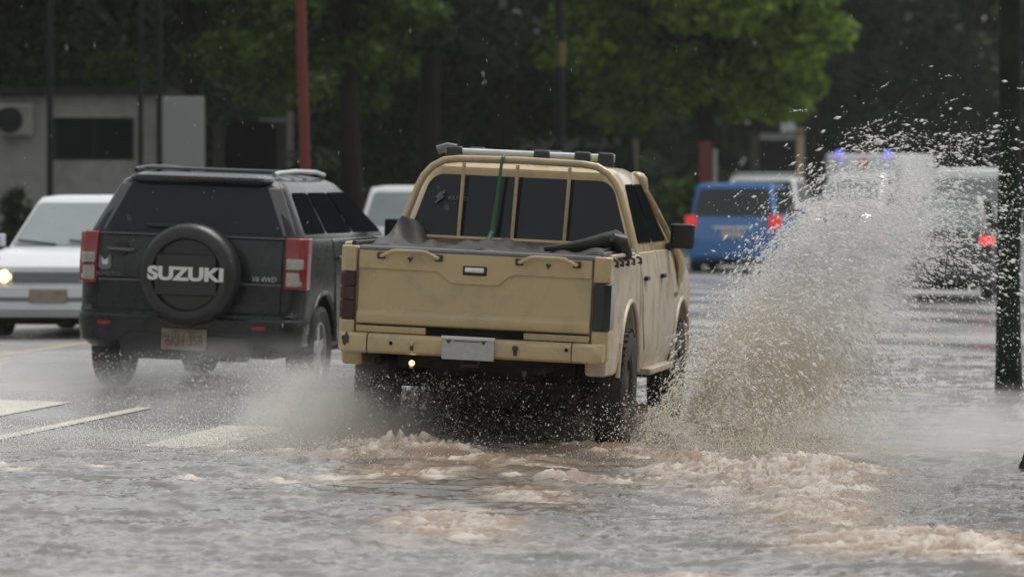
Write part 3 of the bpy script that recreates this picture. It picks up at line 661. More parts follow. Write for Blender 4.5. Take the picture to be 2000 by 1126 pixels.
vn = make_van('minibus', 'white minibus with pale rear glass just beyond the dark grey hatchback', 'minibus')
place(vn, -5.55, 95.0, 0, .0)
def make_ambulance():
    root = empty('ambulance'); tag(root, 'white ambulance facing us with blue beacons, headlights and an orange emblem above its cab', 'ambulance'); mm = M['white']
    MB().loft([rrect(.35, .82, .0, 2.1, .3, .05), rrect(.45, .88, -.05, 2.1, .3, .05), rrect(.80, .88, -.03, 2.1, .3, .05), rrect(1.02, .86, .10, 2.1, .3, .05), rrect(1.10, .84, .75, 2.1, .2, .05), rrect(1.72, .72, 1.35, 2.1, .15, .05), rrect(1.80, .66, 1.45, 2.1, .12, .05)]).build('cab', mm, root, ang=28)
    p = MB(); pane(p, [(-.72, .78, 1.13), (.72, .78, 1.13), (.60, 1.33, 1.70), (-.60, 1.33, 1.70)], 0, 1, .02, .95, .08); p.build('windscreen', M['glass_pale'], root)
    MB().loft([rrect(.55, .98, 2.05, 5.4, .06, .06), rrect(2.25, .98, 2.05, 5.4, .06, .06), rrect(2.29, .94, 2.1, 5.36, .06, .06)]).build('box_body', mm, root, ang=28)
    for s in (-1, 1):
        MB().box(s * .54, s * .80, -.055, .05, .66, .80).build('lamp_bezel', M['grey_trim'], root, bevel=.02)
        MB().lathe([(.003, -.085), (.055, -.08), (.075, -.055)], (s * .62, 0, .73), 'y', 16).build('headlamp', M['head_white'], root)
        b = MB().loft([rrect(z, r, -r, r, r * .6, r * .6) for z, r in ((2.24, .065), (2.34, .065), (2.37, .05))], M=Matrix.Translation((s * .62, 1.98, 0))); b.build('beacon', M['blue_lit'], root)
        sq = quad_side(s, .84, .72, .95, 2.0, 1.45, 2.0, 1.12, 1.70)
        p = MB(); pane(p, sq, .05, .95, .05, .93, .04); p.build('side_window', M['glass_dk'], root)
        MB().loft([rrect(z, .09, -.05, .05, .03, .03) for z in (1.1, 1.3)], M=Matrix.Translation((s * 1.0, .95, 0))).build('wing_mirror', M['black_plastic'], root, bevel=.01)
        for y in (.55, 4.3): add_wheel(root, s * .8, y, .34, .2, .2, s, M['alloy'], 6, tread=False)
    MB().prism([(-.16, 1.96), (.0, 1.84), (.16, 1.96), (.15, 2.09), (.07, 2.13), (.0, 2.20), (-.07, 2.13), (-.15, 2.09)], 'y', 2.03, 2.06).build('emblem', M['orange_mark'], root)
    MB().box(-.55, .55, -.06, .02, .62, .80).build('grille', M['grey_trim'], root, bevel=.02)
    MB().loft([rrect(z, .90, -.12, .3, .3, .05) for z in (.38, .42, .55, .58)]).build('front_bumper', mm, root, ang=28)
    return root
am = make_ambulance(); place(am, -9.6, 112.0, R(-10), .0)

# ------------------------------------------------------------------ the setting: ground, wet road, markings, kerbs
def wet_asphalt():
    m, t, p = new_mat('wet_asphalt'); N = t.nodes; L = t.links
    tc = N.new('ShaderNodeTexCoord')
    n1 = N.new('ShaderNodeTexNoise'); n1.inputs['Scale'].default_value = .5; n1.inputs['Detail'].default_value = 6; L.new(tc.outputs['Object'], n1.inputs['Vector'])
    n2 = N.new('ShaderNodeTexNoise'); n2.inputs['Scale'].default_value = 9; n2.inputs['Detail'].default_value = 5; L.new(tc.outputs['Object'], n2.inputs['Vector'])
    mx = N.new('ShaderNodeMix'); mx.data_type = 'RGBA'; mx.inputs['A'].default_value = (.25, .25, .25, 1); mx.inputs['B'].default_value = (.36, .358, .352, 1)
    L.new(n1.outputs['Fac'], mx.inputs['Factor']); L.new(mx.outputs['Result'], p.inputs['Base Color'])
    mr = N.new('ShaderNodeMapRange'); mr.inputs['From Min'].default_value = .35; mr.inputs['From Max'].default_value = .65; mr.inputs['To Min'].default_value = .10; mr.inputs['To Max'].default_value = .34
    L.new(n1.outputs['Fac'], mr.inputs['Value']); L.new(mr.outputs['Result'], p.inputs['Roughness'])
    b = N.new('ShaderNodeBump'); b.inputs['Strength'].default_value = .5; b.inputs['Distance'].default_value = .012; L.new(n2.outputs['Fac'], b.inputs['Height']); L.new(b.outputs[0], p.inputs['Normal'])
    return m
M['asphalt'] = wet_asphalt()
M['earth'] = mat('wet_earth', (.06, .05, .04), .7, var=.4, scale=2)
M['paving'] = mat('wet_paving', (.16, .15, .14), .4, var=.25, scale=3, rvar=.15)
M['kerb'] = mat('wet_kerb_stone', (.2, .19, .18), .5, var=.25, scale=4)
M['marking'] = mat('worn_road_paint', (.66, .63, .52), .4, var=.1, scale=10, dirt=(.36, .35, .32), dscale=7, dlev=.53, rvar=.1)
M['yellow_marking'] = mat('worn_yellow_paint', (.48, .36, .16), .4, var=.12, scale=10, dirt=(.25, .22, .18), dscale=5)

tag(MB().box(-900, 900, -60, 1500, -.8, -.45).build('ground', M['earth']), 'open wet ground around the street', 'ground', kind='structure')
xs = [-17.5, -16.5, -14, -11.5, -10, -9, -7, -5, -2.6, 0, 9]
rd = MB(); rows = [-20, 0, 15, 25, 35, 50, 80, 120, 200]
rd.add([(x, y, ground(x)) for y in rows for x in xs], [(j * len(xs) + i, j * len(xs) + i + 1, (j + 1) * len(xs) + i + 1, (j + 1) * len(xs) + i) for j in range(len(rows) - 1) for i in range(len(xs) - 1)])
tag(rd.build('road', M['asphalt']), 'wet grey asphalt road running away between the trees', 'road', kind='structure')
def strip(x0, x1, y0, y1, m, dz=.006):
    q = MB(); ys = [y0, y1]; q.add([(x, y, ground(x) + dz) for y in ys for x in (x0, x1)], [(0, 1, 3, 2)]); return q.build('road_marking', m)
for i, (x0, x1, y0, y1) in enumerate(((-9.25, -8.6, 20, 33.4), (-8.02, -7.90, 20, 33.0), (-6.95, -6.48, 27.9, 31.2))):
    tag(strip(x0, x1, y0, y1, M['marking']), ['wide worn white bar painted on the wet road', 'thin worn white line painted on the wet road', 'worn white bar half covered by the floodwater'][i], 'road marking', kind='structure')
tag(strip(-11.42, -11.28, 30, 60, M['yellow_marking']), 'faded yellow centre line on the wet road', 'road marking', kind='structure')
for y in (66, 78, 90, 102): tag(strip(-6.75, -6.62, y, y + 4, M['marking']), 'white lane dash on the road beyond the pickup', 'road marking', kind='structure')
sw = MB().box(-40, -16.7, -20, 200, -.3, .12).build('pavement', M['paving'], bevel=.02); tag(sw, 'wet pavement in front of the dark trees', 'pavement', kind='structure')
kb = MB().box(-16.7, -16.45, -20, 200, -.3, .13).build('kerb', M['kerb'], bevel=.02); tag(kb, 'stone kerb along the far pavement', 'kerb', kind='structure')
md = MB().box(-13.0, -11.75, 62, 200, -.3, .15).build('median_strip', M['kerb'], bevel=.03); tag(md, 'raised median strip with trees and posts', 'median', kind='structure')

# ------------------------------------------------------------------ buildings, posts
M['grey_wall'] = mat('stained_grey_wall', (.24, .24, .23), .8, var=.12, scale=1.2, dirt=(.15, .15, .14), dscale=1.1)
M['pale_panel'] = mat('pale_panel', (.24, .245, .245), .7, var=.08, scale=2)
M['dark_wall'] = mat('dark_wall', (.05, .05, .047), .8, spec=.1, var=.2, scale=2)
M['roof_dark'] = mat('dark_roof', (.02, .02, .02), .8, spec=.1, var=.3)
M['dark_metal'] = mat('dark_pole_paint', (.014, .015, .016), .6, spec=.12, var=.3)
M['red_paint'] = mat('red_pole_paint', (.125, .014, .009), .45, var=.15, scale=6, rvar=.1)
M['white_fascia'] = mat('white_fascia', (.36, .37, .375), .6, var=.08)
M['beige_wall'] = mat('beige_wall', (.34, .28, .18), .8, var=.2)
M['yellow_paint'] = mat('yellow_band', (.10, .075, .012), .6)
def fr(px, D):   # frame with x along the picture, y into the depth
    return Matrix.Translation(at(px, D, 0)) @ Matrix.Rotation(YAW, 4, 'Z')
def guard_house():
    D = 76; b = empty('guard_house'); b.matrix_world = fr(200, D); s = D / FPX
    tag(b, 'low grey guard house with one wide dark window behind the silver saloon', 'building')
    X = lambda px: (px - 200) * s
    top = zat(185, D); wt, wb = zat(230, D), zat(313, D)
    wl = MB(); wl.box(X(-60), X(104), 0, 4, 0, top - .02).box(X(104), X(262), 0, .22, wt, top).box(X(104), X(262), 0, .22, 0, wb).box(X(262), X(308), 0, .22, 0, top)
    wl.build('wall', M['grey_wall'], b, bevel=.01)
    MB().box(X(104) + .003, X(312), .5, 4, 0, top - .04).build('room', M['roof_dark'], b)
    wn = MB().box(X(106), X(260), .10, .14, wb + .02, wt - .02).build('window', M['tint_side'], b)
    f = MB()
    for x0, x1, z0, z1 in ((X(104), X(262), wt - .05, wt), (X(104), X(262), wb, wb + .05), (X(104), X(104) + .05, wb, wt), (X(262) - .05, X(262), wb, wt), (X(183) - .02, X(183) + .02, wb, wt)): f.box(x0, x1, .06, .12, z0 + .002, z1 - .002)
    f.build('frame', M['dark_metal'], wn)
    MB().box(X(-70), X(330), -.25, 4.2, top, top + .12).build('roof', M['roof_dark'], b)
    MB().box(X(315), X(402), -.35, -.28, .2, zat(190, D)).build('side_panel', M['pale_panel'], b, bevel=.02)
    ac = MB().box(X(2), X(68), -.38, -.02, zat(265, D), zat(205, D)).build('air_conditioner', M['grey_wall'], b, bevel=.03)
    MB().lathe([(.02, -.40), (.20, -.40), (.23, -.37)], (X(24), 0, zat(235, D)), 'y', 20).build('fan_grille', M['dark_metal'], ac)
guard_house()
for px, wpx, D, y1, lab in ((98, 13, 73, -120, 'dark post in front of the guard house window, leftmost of three'), (275, 11, 73, -100, 'dark post beside the guard house window, middle of three'), (312, 12, 73, -100, 'dark post by the pale side panel of the guard house')):
    p = at(px, D, 0); h = zat(y1, D); t = MB().tube([(0, 0, 0), (0, 0, h)], wpx / 2 * D / FPX, 12)
    t.lathe([(.14, 0), (.14, .03), (.07, .05)], axis='z', n=12)
    o = t.build('metal_post', M['dark_metal'], None, loc=p); tag(o, lab, 'post', 'dark posts by the guard house')
def hut():
    D = 96; b = empty('small_building'); b.matrix_world = fr(490, D); s = D / FPX; X = lambda px: (px - 490) * s
    tag(b, 'dim small building with a dark doorway left of the red pole', 'building')
    MB().box(X(415), X(560), 0, 3, zat(235, D), zat(172, D)).box(X(415), X(438), 0, 3, 0, zat(235, D)).box(X(540), X(560), 0, 3, 0, zat(235, D)).box(X(438), X(540), 2.5, 3, 0, zat(235, D)).build('wall', M['dark_wall'], b)
    MB().box(X(405), X(570), -.5, 3.2, zat(172, D), zat(166, D)).build('roof', M['roof_dark'], b)
    MB().box(X(508), X(556), -.12, 0, zat(238, D), zat(231, D)).build('lintel', M['pale_panel'], b)
    MB().lathe([(.02, -.06), (.07, -.04), (.08, 0)], (X(427), -.02, zat(233, D)), 'y', 12).build('wall_lamp', M['pale_panel'], b)
hut()
D = 61; p = at(603, D, .1); tp_ = at(583, D, zat(-160, D))
t = MB().tube([(0, 0, 0), tp_ - p], [.072, .066], 16).lathe([(.17, 0), (.17, .025), (.08, .04)], axis='z', n=16)
o = t.build('red_pole', M['red_paint'], None, loc=p); tag(o, 'tall red painted pole rising behind the charcoal off-road car', 'pole')
D = 92; p = at(1094, D, .1)
o = MB().tube([(0, 0, 0), (0, 0, 9)], [.10, .07], 12).build('utility_pole', M['dark_metal'], None, loc=p); tag(o, 'thin dark utility pole with a yellow band above the pickup roof', 'utility pole')
MB().tube([(.0, 0, zat(130, D) - .1), (.0, 0, zat(82, D) - .1)], .095, 12).build('band', M['yellow_paint'], o)
def low_shop():
    D = 112; b = empty('low_shop'); b.matrix_world = fr(1150, D); s = D / FPX; X = lambda px: (px - 1150) * s
    tag(b, 'low shop with a pale fascia and beige end column behind the pickup roof rack', 'building')
    MB().box(X(1000), X(1218), .0, .5, zat(306, D), zat(268, D)).build('fascia', M['white_fascia'], b)
    MB().box(X(990), X(1240), -.1, 4, zat(268, D) + .003, zat(262, D)).build('roof', M['roof_dark'], b)
    MB().box(X(990), X(1216), 1.6, 4, 0, zat(268, D)).build('wall', M['dark_wall'], b)
    MB().box(X(1218), X(1246), -.1, .5, 0, zat(264, D)).build('column', M['beige_wall'], b, bevel=.02)
    MB().box(X(1163), X(1172), -.03, .0, zat(306, D), zat(268, D)).build('joint_strip', M['pale_panel'], b)
low_shop()
def kiosk():
    D = 132; b = empty('kiosk'); b.matrix_world = fr(1520, D); s = D / FPX; X = lambda px: (px - 1520) * s
    tag(b, 'kiosk with a white upstand panel and dark open front under the bright tree', 'kiosk')
    MB().box(X(1484), X(1556), 0, .3, zat(272, D), zat(258, D)).build('beam', M['white_fascia'], b)
    MB().box(X(1526), X(1554), .02, .22, zat(258, D), zat(214, D)).build('panel', mat('white_panel', (.5, .52, .53), .6), b)
    MB().box(X(1556), X(1570), -.1, .4, 0, zat(250, D)).build('pillar', M['beige_wall'], b)
    MB().box(X(1468), X(1482), -.1, .4, 0, zat(262, D)).build('pillar', M['dark_wall'], b)
    MB().box(X(1482), X(1556), 2.2, 2.4, 0, zat(272, D)).build('back_wall', M['roof_dark'], b)
    MB().box(X(1464), X(1572), -.2, 2.6, zat(258, D) - .05, zat(258, D) - .001).build('roof', M['dark_wall'], b)
kiosk()
D = 98; b = empty('red_sign', None, at(1378, D, .1)); b.rotation_euler = (0, 0, YAW); tag(b, 'red sign panel on a pale post beside the blue people carrier', 'sign')
MB().tube([(.19, 0, 0), (.19, 0, zat(300, D))], .055, 10).build('post', M['pale_panel'], b)
MB().box(-.14, .12, -.03, .03, zat(372, D), zat(286, D)).build('sign_panel', M['red_paint'], b, bevel=.01)

# ------------------------------------------------------------------ trees
def leaf_mat(name, c0, c1, trans):
    m, t, p = new_mat(name); N = t.nodes; L = t.links
    g = N.new('ShaderNodeNewGeometry'); mx = N.new('ShaderNodeMix'); mx.data_type = 'RGBA'
    mx.inputs['A'].default_value = (*c0, 1); mx.inputs['B'].default_value = (*c1, 1)
    L.new(g.outputs['Random Per Island'], mx.inputs['Factor']); L.new(mx.outputs['Result'], p.inputs['Base Color']); p.inputs['Roughness'].default_value = .6; p.inputs['Specular IOR Level'].default_value = .12
    tr = N.new('ShaderNodeBsdfTranslucent'); ms = N.new('ShaderNodeMixShader'); ms.inputs[0].default_value = trans
    L.new(mx.outputs['Result'], tr.inputs['Color']); L.new(p.outputs[0], ms.inputs[1]); L.new(tr.outputs[0], ms.inputs[2])
    L.new(ms.outputs[0], N['Material Output'].inputs['Surface']); return m
M['leaf_shaded'] = leaf_mat('shaded_leaves', (.006, .013, .004), (.026, .052, .012), .14)  # leaf colour darkened to stand in for deep shade under the trees
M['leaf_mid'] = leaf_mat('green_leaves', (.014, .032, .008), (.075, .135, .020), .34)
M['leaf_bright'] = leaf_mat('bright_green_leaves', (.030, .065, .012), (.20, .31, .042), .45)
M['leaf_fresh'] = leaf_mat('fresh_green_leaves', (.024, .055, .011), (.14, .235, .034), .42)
M['bark'] = mat('wet_bark', (.014, .012, .010), .8, spec=.1, var=.4, scale=6, bump=.6, bscale=12)
def leaves(centres, radii, n, size, name, m, parent, rng, droop=.3):
    k = rng.integers(0, len(centres), n); c = np.asarray(centres)[k]; r = np.asarray(radii)[k]
    d = rng.normal(size=(n, 3)); d /= np.linalg.norm(d, axis=1)[:, None]
    p = c + d * r * (rng.random((n, 1)) ** .45)
    a = rng.normal(size=(n, 3)); a /= np.linalg.norm(a, axis=1)[:, None]; a[:, 2] = a[:, 2] * .6 - droop
    b = rng.normal(size=(n, 3)); b -= a * (np.sum(a * b, 1) / np.sum(a * a, 1))[:, None]; b /= np.linalg.norm(b, axis=1)[:, None]
    s = size * (.6 + .8 * rng.random((n, 1)))
    v = np.stack([p - a * s, p + b * s * .42, p + a * s, p - b * s * .42], 1).reshape(-1, 3)
    f = np.arange(n * 4).reshape(n, 4)
    return np_mesh(name, v, f, m, parent)
def tree(label, leafmat, loc, h_trunk, r_trunk, crown_r, crown_h, n, size, seed, z_low, group=None, nclump=34, lean=(0, 0)):
    rng = np.random.default_rng(seed); root = empty('tree', None, loc); tag(root, label, 'tree', group)
    top = Vector((lean[0], lean[1], h_trunk))
    tb = MB(); path = [Vector((lean[0] * q ** 2 + .08 * math.sin(3 * q + seed), lean[1] * q ** 2, h_trunk * q)) for q in np.linspace(0, 1, 8)]
    tb.tube(path, [r_trunk * (1.45 if i == 0 else 1.12 - .5 * i / 7) for i in range(8)], 12)
    cen, rad = [], []
    for i in range(nclump):
        a = rng.random() * 6.283; q = math.sqrt(rng.random()); z = z_low + crown_h * rng.random()
        t = (z - z_low) / crown_h; w = crown_r * (.62 + .5 * math.sin(math.pi * min(1, t * .9 + .25)))
        c = (lean[0] + math.cos(a) * q * w, lean[1] + math.sin(a) * q * w, z); cen.append(c)
        rr = crown_r * (.16 + .16 * rng.random()); rad.append((rr * 1.25, rr * 1.25, rr * .75))
        if i % 2 == 0:
            mid = (Vector(c) + path[-1]) / 2 + Vector((0, 0, .4))
            tb.tube([path[-1 - int(rng.integers(0, 3))], mid, c], [r_trunk * .42, r_trunk * .25, r_trunk * .08], 6)
    tb.build('trunk', M['bark'], root)
    leaves(cen, rad, n, size, 'crown', M[leafmat], root, rng)
    return root
def T(label, leafmat, px, D, h, rt, cr, chh, n, size, seed, zlow, **kw):
    return tree(label, leafmat, at(px, D, .05), h, rt, cr, chh, n, size, seed, zlow, **kw)
G = 'trees along the street'
T('dark tree over the left end of the guard house roof', 'leaf_shaded', 40, 84, 4.5, .25, 3.2, 6, 15000, .13, 11, 3.4, group=G)
T('dark tree directly behind the guard house window', 'leaf_shaded', 215, 88, 4.6, .25, 3.4, 6, 15000, .13, 12, 3.3, group=G)
T('dark tree with a few greener leaves above the pale side panel', 'leaf_mid', 375, 82, 4.4, .22, 2.6, 6, 14000, .12, 13, 3.3, group=G)
T('dark tree behind the dim small building', 'leaf_shaded', 510, 104, 4.6, .3, 3.4, 7, 15000, .15, 14, 3.3, group=G)
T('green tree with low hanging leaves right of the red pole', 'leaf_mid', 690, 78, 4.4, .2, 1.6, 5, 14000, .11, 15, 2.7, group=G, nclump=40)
T('dark trunked tree behind the left half of the pickup cab', 'leaf_shaded', 845, 92, 5.4, .26, 2.6, 6, 13000, .14, 16, 3.9, group=G)
T('tall dark tree between the utility pole and the pickup cab', 'leaf_shaded', 985, 108, 5.0, .3, 3.4, 7, 16000, .16, 17, 3.0, group=G)
T('dark leafy tree behind the utility pole', 'leaf_shaded', 1120, 118, 4.6, .28, 2.8, 7, 15000, .15, 18, 2.9, group=G)
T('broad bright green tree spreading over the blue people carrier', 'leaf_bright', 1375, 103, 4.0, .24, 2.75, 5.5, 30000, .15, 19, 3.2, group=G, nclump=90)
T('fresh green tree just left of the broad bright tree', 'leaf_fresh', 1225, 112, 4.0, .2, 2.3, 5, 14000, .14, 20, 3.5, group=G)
T('far dark tree above the ambulance', 'leaf_shaded', 1700, 150, 5.0, .3, 4.2, 8, 16000, .2, 21, 3.2, group=G)
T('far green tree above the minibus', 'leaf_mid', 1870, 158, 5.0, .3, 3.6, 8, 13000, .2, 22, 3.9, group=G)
T('far dark tree right of the kiosk', 'leaf_shaded', 1590, 146, 4.2, .26, 2.6, 8, 13000, .18, 23, 3.2, group=G)
# shrubs between the trunks
def shrub(label, px, D, r, h, n, seed, lm='leaf_mid'):
    rng = np.random.default_rng(seed); root = empty('shrub', None, at(px, D, .1)); tag(root, label, 'shrub', 'low shrubs on the median')
    cen = [(rng.normal() * r * .5, rng.normal() * r * .5, h * (.2 + .7 * rng.random())) for _ in range(9)]
    st_ = MB()
    for c in cen: st_.tube([(0, 0, 0), (c[0] * .6, c[1] * .6, c[2] * .6), c], [.03, .02, .01], 5)
    st_.build('stem', M['bark'], root)
    leaves(cen, [(r * .45, r * .45, h * .28)] * 9, n, .09, 'foliage', M[lm], root, rng)
shrub('green shrub right of the pickup windscreen', 1325, 95, .55, 1.4, 2200, 31)
shrub('low shrub left of the blue people carrier', 1290, 99, .5, 1.1, 1500, 32)
shrub('dark shrub behind the silver saloon roof', 20, 70, .6, 1.3, 1800, 33, 'leaf_shaded')
shrub('dark shrub at the foot of the red pole', 640, 86, .9, 2.0, 3000, 34, 'leaf_shaded')
# far wood closing the street
rng = np.random.default_rng(5); n = 110000
lat = rng.random(n) * 75 - 38; dep = 165 + rng.random(n) * 28 + 3 * np.sin(lat * .8); z = rng.random(n) ** 1.15 * (25 + 2 * np.sin(lat * .45) + 1.2 * np.sin(lat * 1.7))
p = np.outer(dep, np.array(CAX)) + np.outer(lat, np.array(CRT)); p[:, 2] = z - .2
wd = leaves(p, np.full((n, 3), .3), n, .5, 'far_wood', M['leaf_shaded'], None, rng); tag(wd, 'dark far-off wood closing the end of the street', 'wood', kind='stuff')
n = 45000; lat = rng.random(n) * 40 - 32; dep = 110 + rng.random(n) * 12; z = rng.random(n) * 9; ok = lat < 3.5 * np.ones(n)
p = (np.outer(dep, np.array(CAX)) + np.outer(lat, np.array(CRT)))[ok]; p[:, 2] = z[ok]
wd = leaves(p, np.full((len(p), 3), .3), len(p), .28, 'undergrowth', M['leaf_shaded'], None, rng); tag(wd, 'dark undergrowth massed behind the guard house and the left trees', 'undergrowth', kind='stuff')
# unseen leaf rows added behind and beside the camera to block low sky
n = 42000; k = rng.integers(0, 4, n); u = rng.random(n); w1 = rng.random(n) * 5
px_ = np.select([k == 0, k == 1, k == 2], [-60 + 120 * u, 15 + w1, 15 + w1], -33 - w1); py_ = np.select([k == 0, k == 1, k == 2], [-26 - w1, -28 + 110 * u, 60 + 140 * u], -28 + 120 * u)
hh = 13 + 2.5 * np.sin(px_ * .4 + py_ * .33) + 1.5 * np.sin(py_ * .9)
p = np.stack([px_, py_, rng.random(n) * hh], 1)
wd = leaves(p, np.full((n, 3), .5), n, .62, 'sky_screen_leaves', M['leaf_mid'], None, rng); tag(wd, 'unseen rows of leaves added along both sides and behind the viewer to block the low sky', 'trees', kind='stuff')
# right-hand tree trunk standing in the water, and the flared foot of a nearer one
def bare_tree(label, loc, r, h, seed, flare, ncrown=5000):
    root = empty('tree', None, loc); tag(root, label, 'tree', 'trees on the flooded right edge')
    t = MB(); rings = []
    for q in np.linspace(0, 1, 22):
        z = h * q ** 1.6; f = r * (1 + flare * math.exp(-z / .22)) * (1 - .25 * q)
        rings.append([(f * (1 + .07 * math.sin(3 * a + seed + z * 2) + .04 * math.sin(7 * a + 3 * z)) * math.cos(a), f * (1 + .07 * math.sin(3 * a + seed + z * 2)) * math.sin(a), z) for a in np.linspace(0, 2 * math.pi, 25)[:-1]])
    t.loft(rings).build('trunk', M['mossy_bark'], root)
    rg = np.random.default_rng(seed); cen = [(rg.normal() * 1.5, rg.normal() * 1.5, h + rg.random() * 2.5) for _ in range(16)]
    leaves(cen, [(1.0, 1.0, .6)] * 16, ncrown, .12, 'crown', M['leaf_shaded'], root, rg)
M['mossy_bark'] = mat('mossy_wet_bark', (.020, .030, .018), .7, spec=.12, var=.4, scale=5, dirt=(.045, .04, .03), dscale=4, bump=.6, bscale=14)
bare_tree('dark mossy tree trunk standing in the floodwater at the right edge', at(1971, 39, -.25), .108, 6.2, 3, .25)
bare_tree('flared dark foot of a tree cut off by the right edge', at(2082, 28.4, -.22), .20, 6.0, 8, .9)

# ------------------------------------------------------------------ floodwater: a real rippled sheet, foam, mud and painted shade in its colour
def waves(x, y, specs):
    h = np.zeros_like(x)
    for kx, ky, ph, am in specs: h += am * np.sin(kx * x + ky * y + ph)
    return h
rg = np.random.default_rng(21)
def spec(n, l0, l1, a0, aniso=1.0, mean=0.0, spread=1.2):
    out = []
    for _ in range(n):
        l = math.exp(rg.uniform(math.log(l0), math.log(l1))); k = 2 * math.pi / l; th = mean + rg.normal() * spread
        out.append((k * math.cos(th), k * math.sin(th), rg.random() * 6.283, a0 * (l / l1) ** .9))
    return out
S_big, S_mid, S_fine = spec(14, .7, 2.4, .0040, mean=1.75, spread=.4), spec(44, .12, .6, .0023, mean=1.68, spread=.32), spec(40, .05, .14, .0009, mean=1.75, spread=.9)
S_n1, S_n2, S_n3 = spec(26, .5, 3.0, .24, spread=3), spec(40, .10, .55, .2, spread=3), spec(40, .045, .2, .25, spread=3)
# patches of churned brown foam: px, depth, half-widths (across, along), height
def P2(px, D): q = at(px, D); return q.x, q.y
FOAM = [(885, 23.4, .38, .75, .035, 1.0), (1040, 25.6, .33, .6, .05, .9), (1105, 26.6, .20, .35, .10, .9), (1600, 24.6, .33, 1.1, .13, 1.0), (1760, 22.6, .62, .7, .10, 1.0), (740, 29.2, .40, .5, .20, 1.25), (850, 28.9, .3, .4, .14, 1.1), (1560, 26.8, .45, 1.1, .13, 1.25), (1450, 27.8, .6, .8, .10, 1.2), (1640, 28.0, .35, .7, .10, 1.2),
        (1290, 26.8, .9, .55, .03, .55), (1330, 29.0, .42, .6, .05, .8), (800, 27.2, .5, .7, .03, .55), (640, 28.8, .9, .9, .03, .5), (1560, 28.6, .3, .6, .12, .8), (1900, 22.0, .45, .5, .03, .7), (1480, 20.3, .9, .3, .02, .6), (700, 29.8, .35, .6, .07, .6), (500, 26.2, .8, .6, .015, .4), (150, 26.6, 1.2, .6, .012, .4), (960, 28.2, .8, .8, .03, .6), (1180, 29.6, .5, .8, .04, .5)]
GX0, GX1, GY0, GY1 = -9.0, 1.6, 18.2, 47.0
xs_ = np.arange(GX0, GX1, .021); ys_ = []
y = GY0
while y < GY1: ys_.append(y); y += .028 * (y / 20) ** 1.5
ys_ = np.array(ys_); X, Y = np.meshgrid(xs_, ys_)
g = np.interp(X, [-60, -16.5, -11.5, -9, -2.6, 60], [-.02, -.02, .03, .005, -.165, -.165])
wx = X + .12 * waves(X, Y, S_n1); wy = Y + .3 * waves(Y, X, S_n1)
n1 = waves(wx, wy, S_n1); n2 = waves(wx, wy, S_n2)
edge = X + np.interp(Y, [23, 26, 27.6, 28.8, 34, 47], [11, 9, 7.6, 6.1, 6.3, 6.9]) + .35 * n1 + .15 * np.sin(Y * .7)
wet = 1 / (1 + np.exp(-edge * 3))
cam_d = Y * math.cos(YAW) - X * math.sin(YAW)
foam = np.zeros_like(X); lump = np.zeros_like(X)
for px, D, a, b, hgt, st_ in FOAM:
    cx, cy = P2(px, D); dx, dy = X - cx, Y - cy
    u = dx * CRT.x + dy * CRT.y; v = dx * CAX.x + dy * CAX.y
    q = np.exp(-((u / a) ** 2 + (v / b) ** 2) ** 1.3)
    foam = np.maximum(foam, q * st_); lump += q * hgt
shade_hump = np.exp(-((((X + 5.1) / 1.05) ** 2 + ((Y - 31.7) / .9) ** 2)) ** 1.4); shade_w = shade_hump  # hump added under the pickup to hide bright road and carry painted shade
fm = np.clip((foam * 1.15 + .30 * n2 + .16 * n1 - .42) * 2.2, 0, 1) * wet
streak = np.clip((.9 * n1 + .55 * n2 - .50) * 1.3, 0, 1) * wet * .4
mud = np.clip(foam * 1.5 + .2 * n1, 0, 1) * np.clip((X + .1564 * (Y - 25) + 5.9) / 1.2, .15, 1)
n3 = waves(wx + .2 * n2, wy + .2 * n2, S_n3)
amp = np.clip(1.25 - (Y - 22) * .012, .6, 1.3)
near = np.exp(-(((X + 4.5) / 1.6) ** 2 + ((Y - 30.2) / 2.2) ** 2))
H = waves(X, Y, S_big) * amp + waves(wx, wy, S_mid) * amp * (1 + near) + waves(wx, wy, S_fine) * amp
H = H * (.22 + .78 * wet) + lump * (.55 + .22 * n3 + .15 * n1) * .5 * wet + fm * .010 * (n3 + .4) + shade_hump * (.36 + .08 * n1 + .05 * n3)
Z = g + .035 * wet - .035 * (1 - wet) + H
nx, ny = len(xs_), len(ys_); idx = np.arange(nx * ny).reshape(ny, nx)
F = np.stack([idx[:-1, :-1], idx[:-1, 1:], idx[1:, 1:], idx[1:, :-1]], -1).reshape(-1, 4)
def water_mat():
    m, t, p = new_mat('muddy_floodwater'); N = t.nodes; L = t.links
    at_ = N.new('ShaderNodeAttribute'); at_.attribute_name = 'silt_shade'
    L.new(at_.outputs['Color'], p.inputs['Base Color'])
    a2 = N.new('ShaderNodeAttribute'); a2.attribute_name = 'froth'
    mr = N.new('ShaderNodeMapRange'); mr.inputs['To Min'].default_value = .08; mr.inputs['To Max'].default_value = .55; L.new(a2.outputs['Fac'], mr.inputs['Value']); L.new(mr.outputs['Result'], p.inputs['Roughness'])
    tc = N.new('ShaderNodeTexCoord'); mp = N.new('ShaderNodeMapping'); mp.inputs['Scale'].default_value = (1, 1.3, 1); L.new(tc.outputs['Object'], mp.inputs['Vector'])
    ns = N.new('ShaderNodeTexNoise'); ns.inputs['Scale'].default_value = 45; ns.inputs['Detail'].default_value = 5; L.new(mp.outputs[0], ns.inputs['Vector'])
    b = N.new('ShaderNodeBump'); b.inputs['Strength'].default_value = .35; b.inputs['Distance'].default_value = .008; L.new(ns.outputs['Fac'], b.inputs['Height']); L.new(b.outputs[0], p.inputs['Normal'])
    p.inputs['IOR'].default_value = 1.33
    return m
wo = np_mesh('floodwater', np.stack([X, Y, Z], -1).reshape(-1, 3), F, water_mat(), smooth=True)
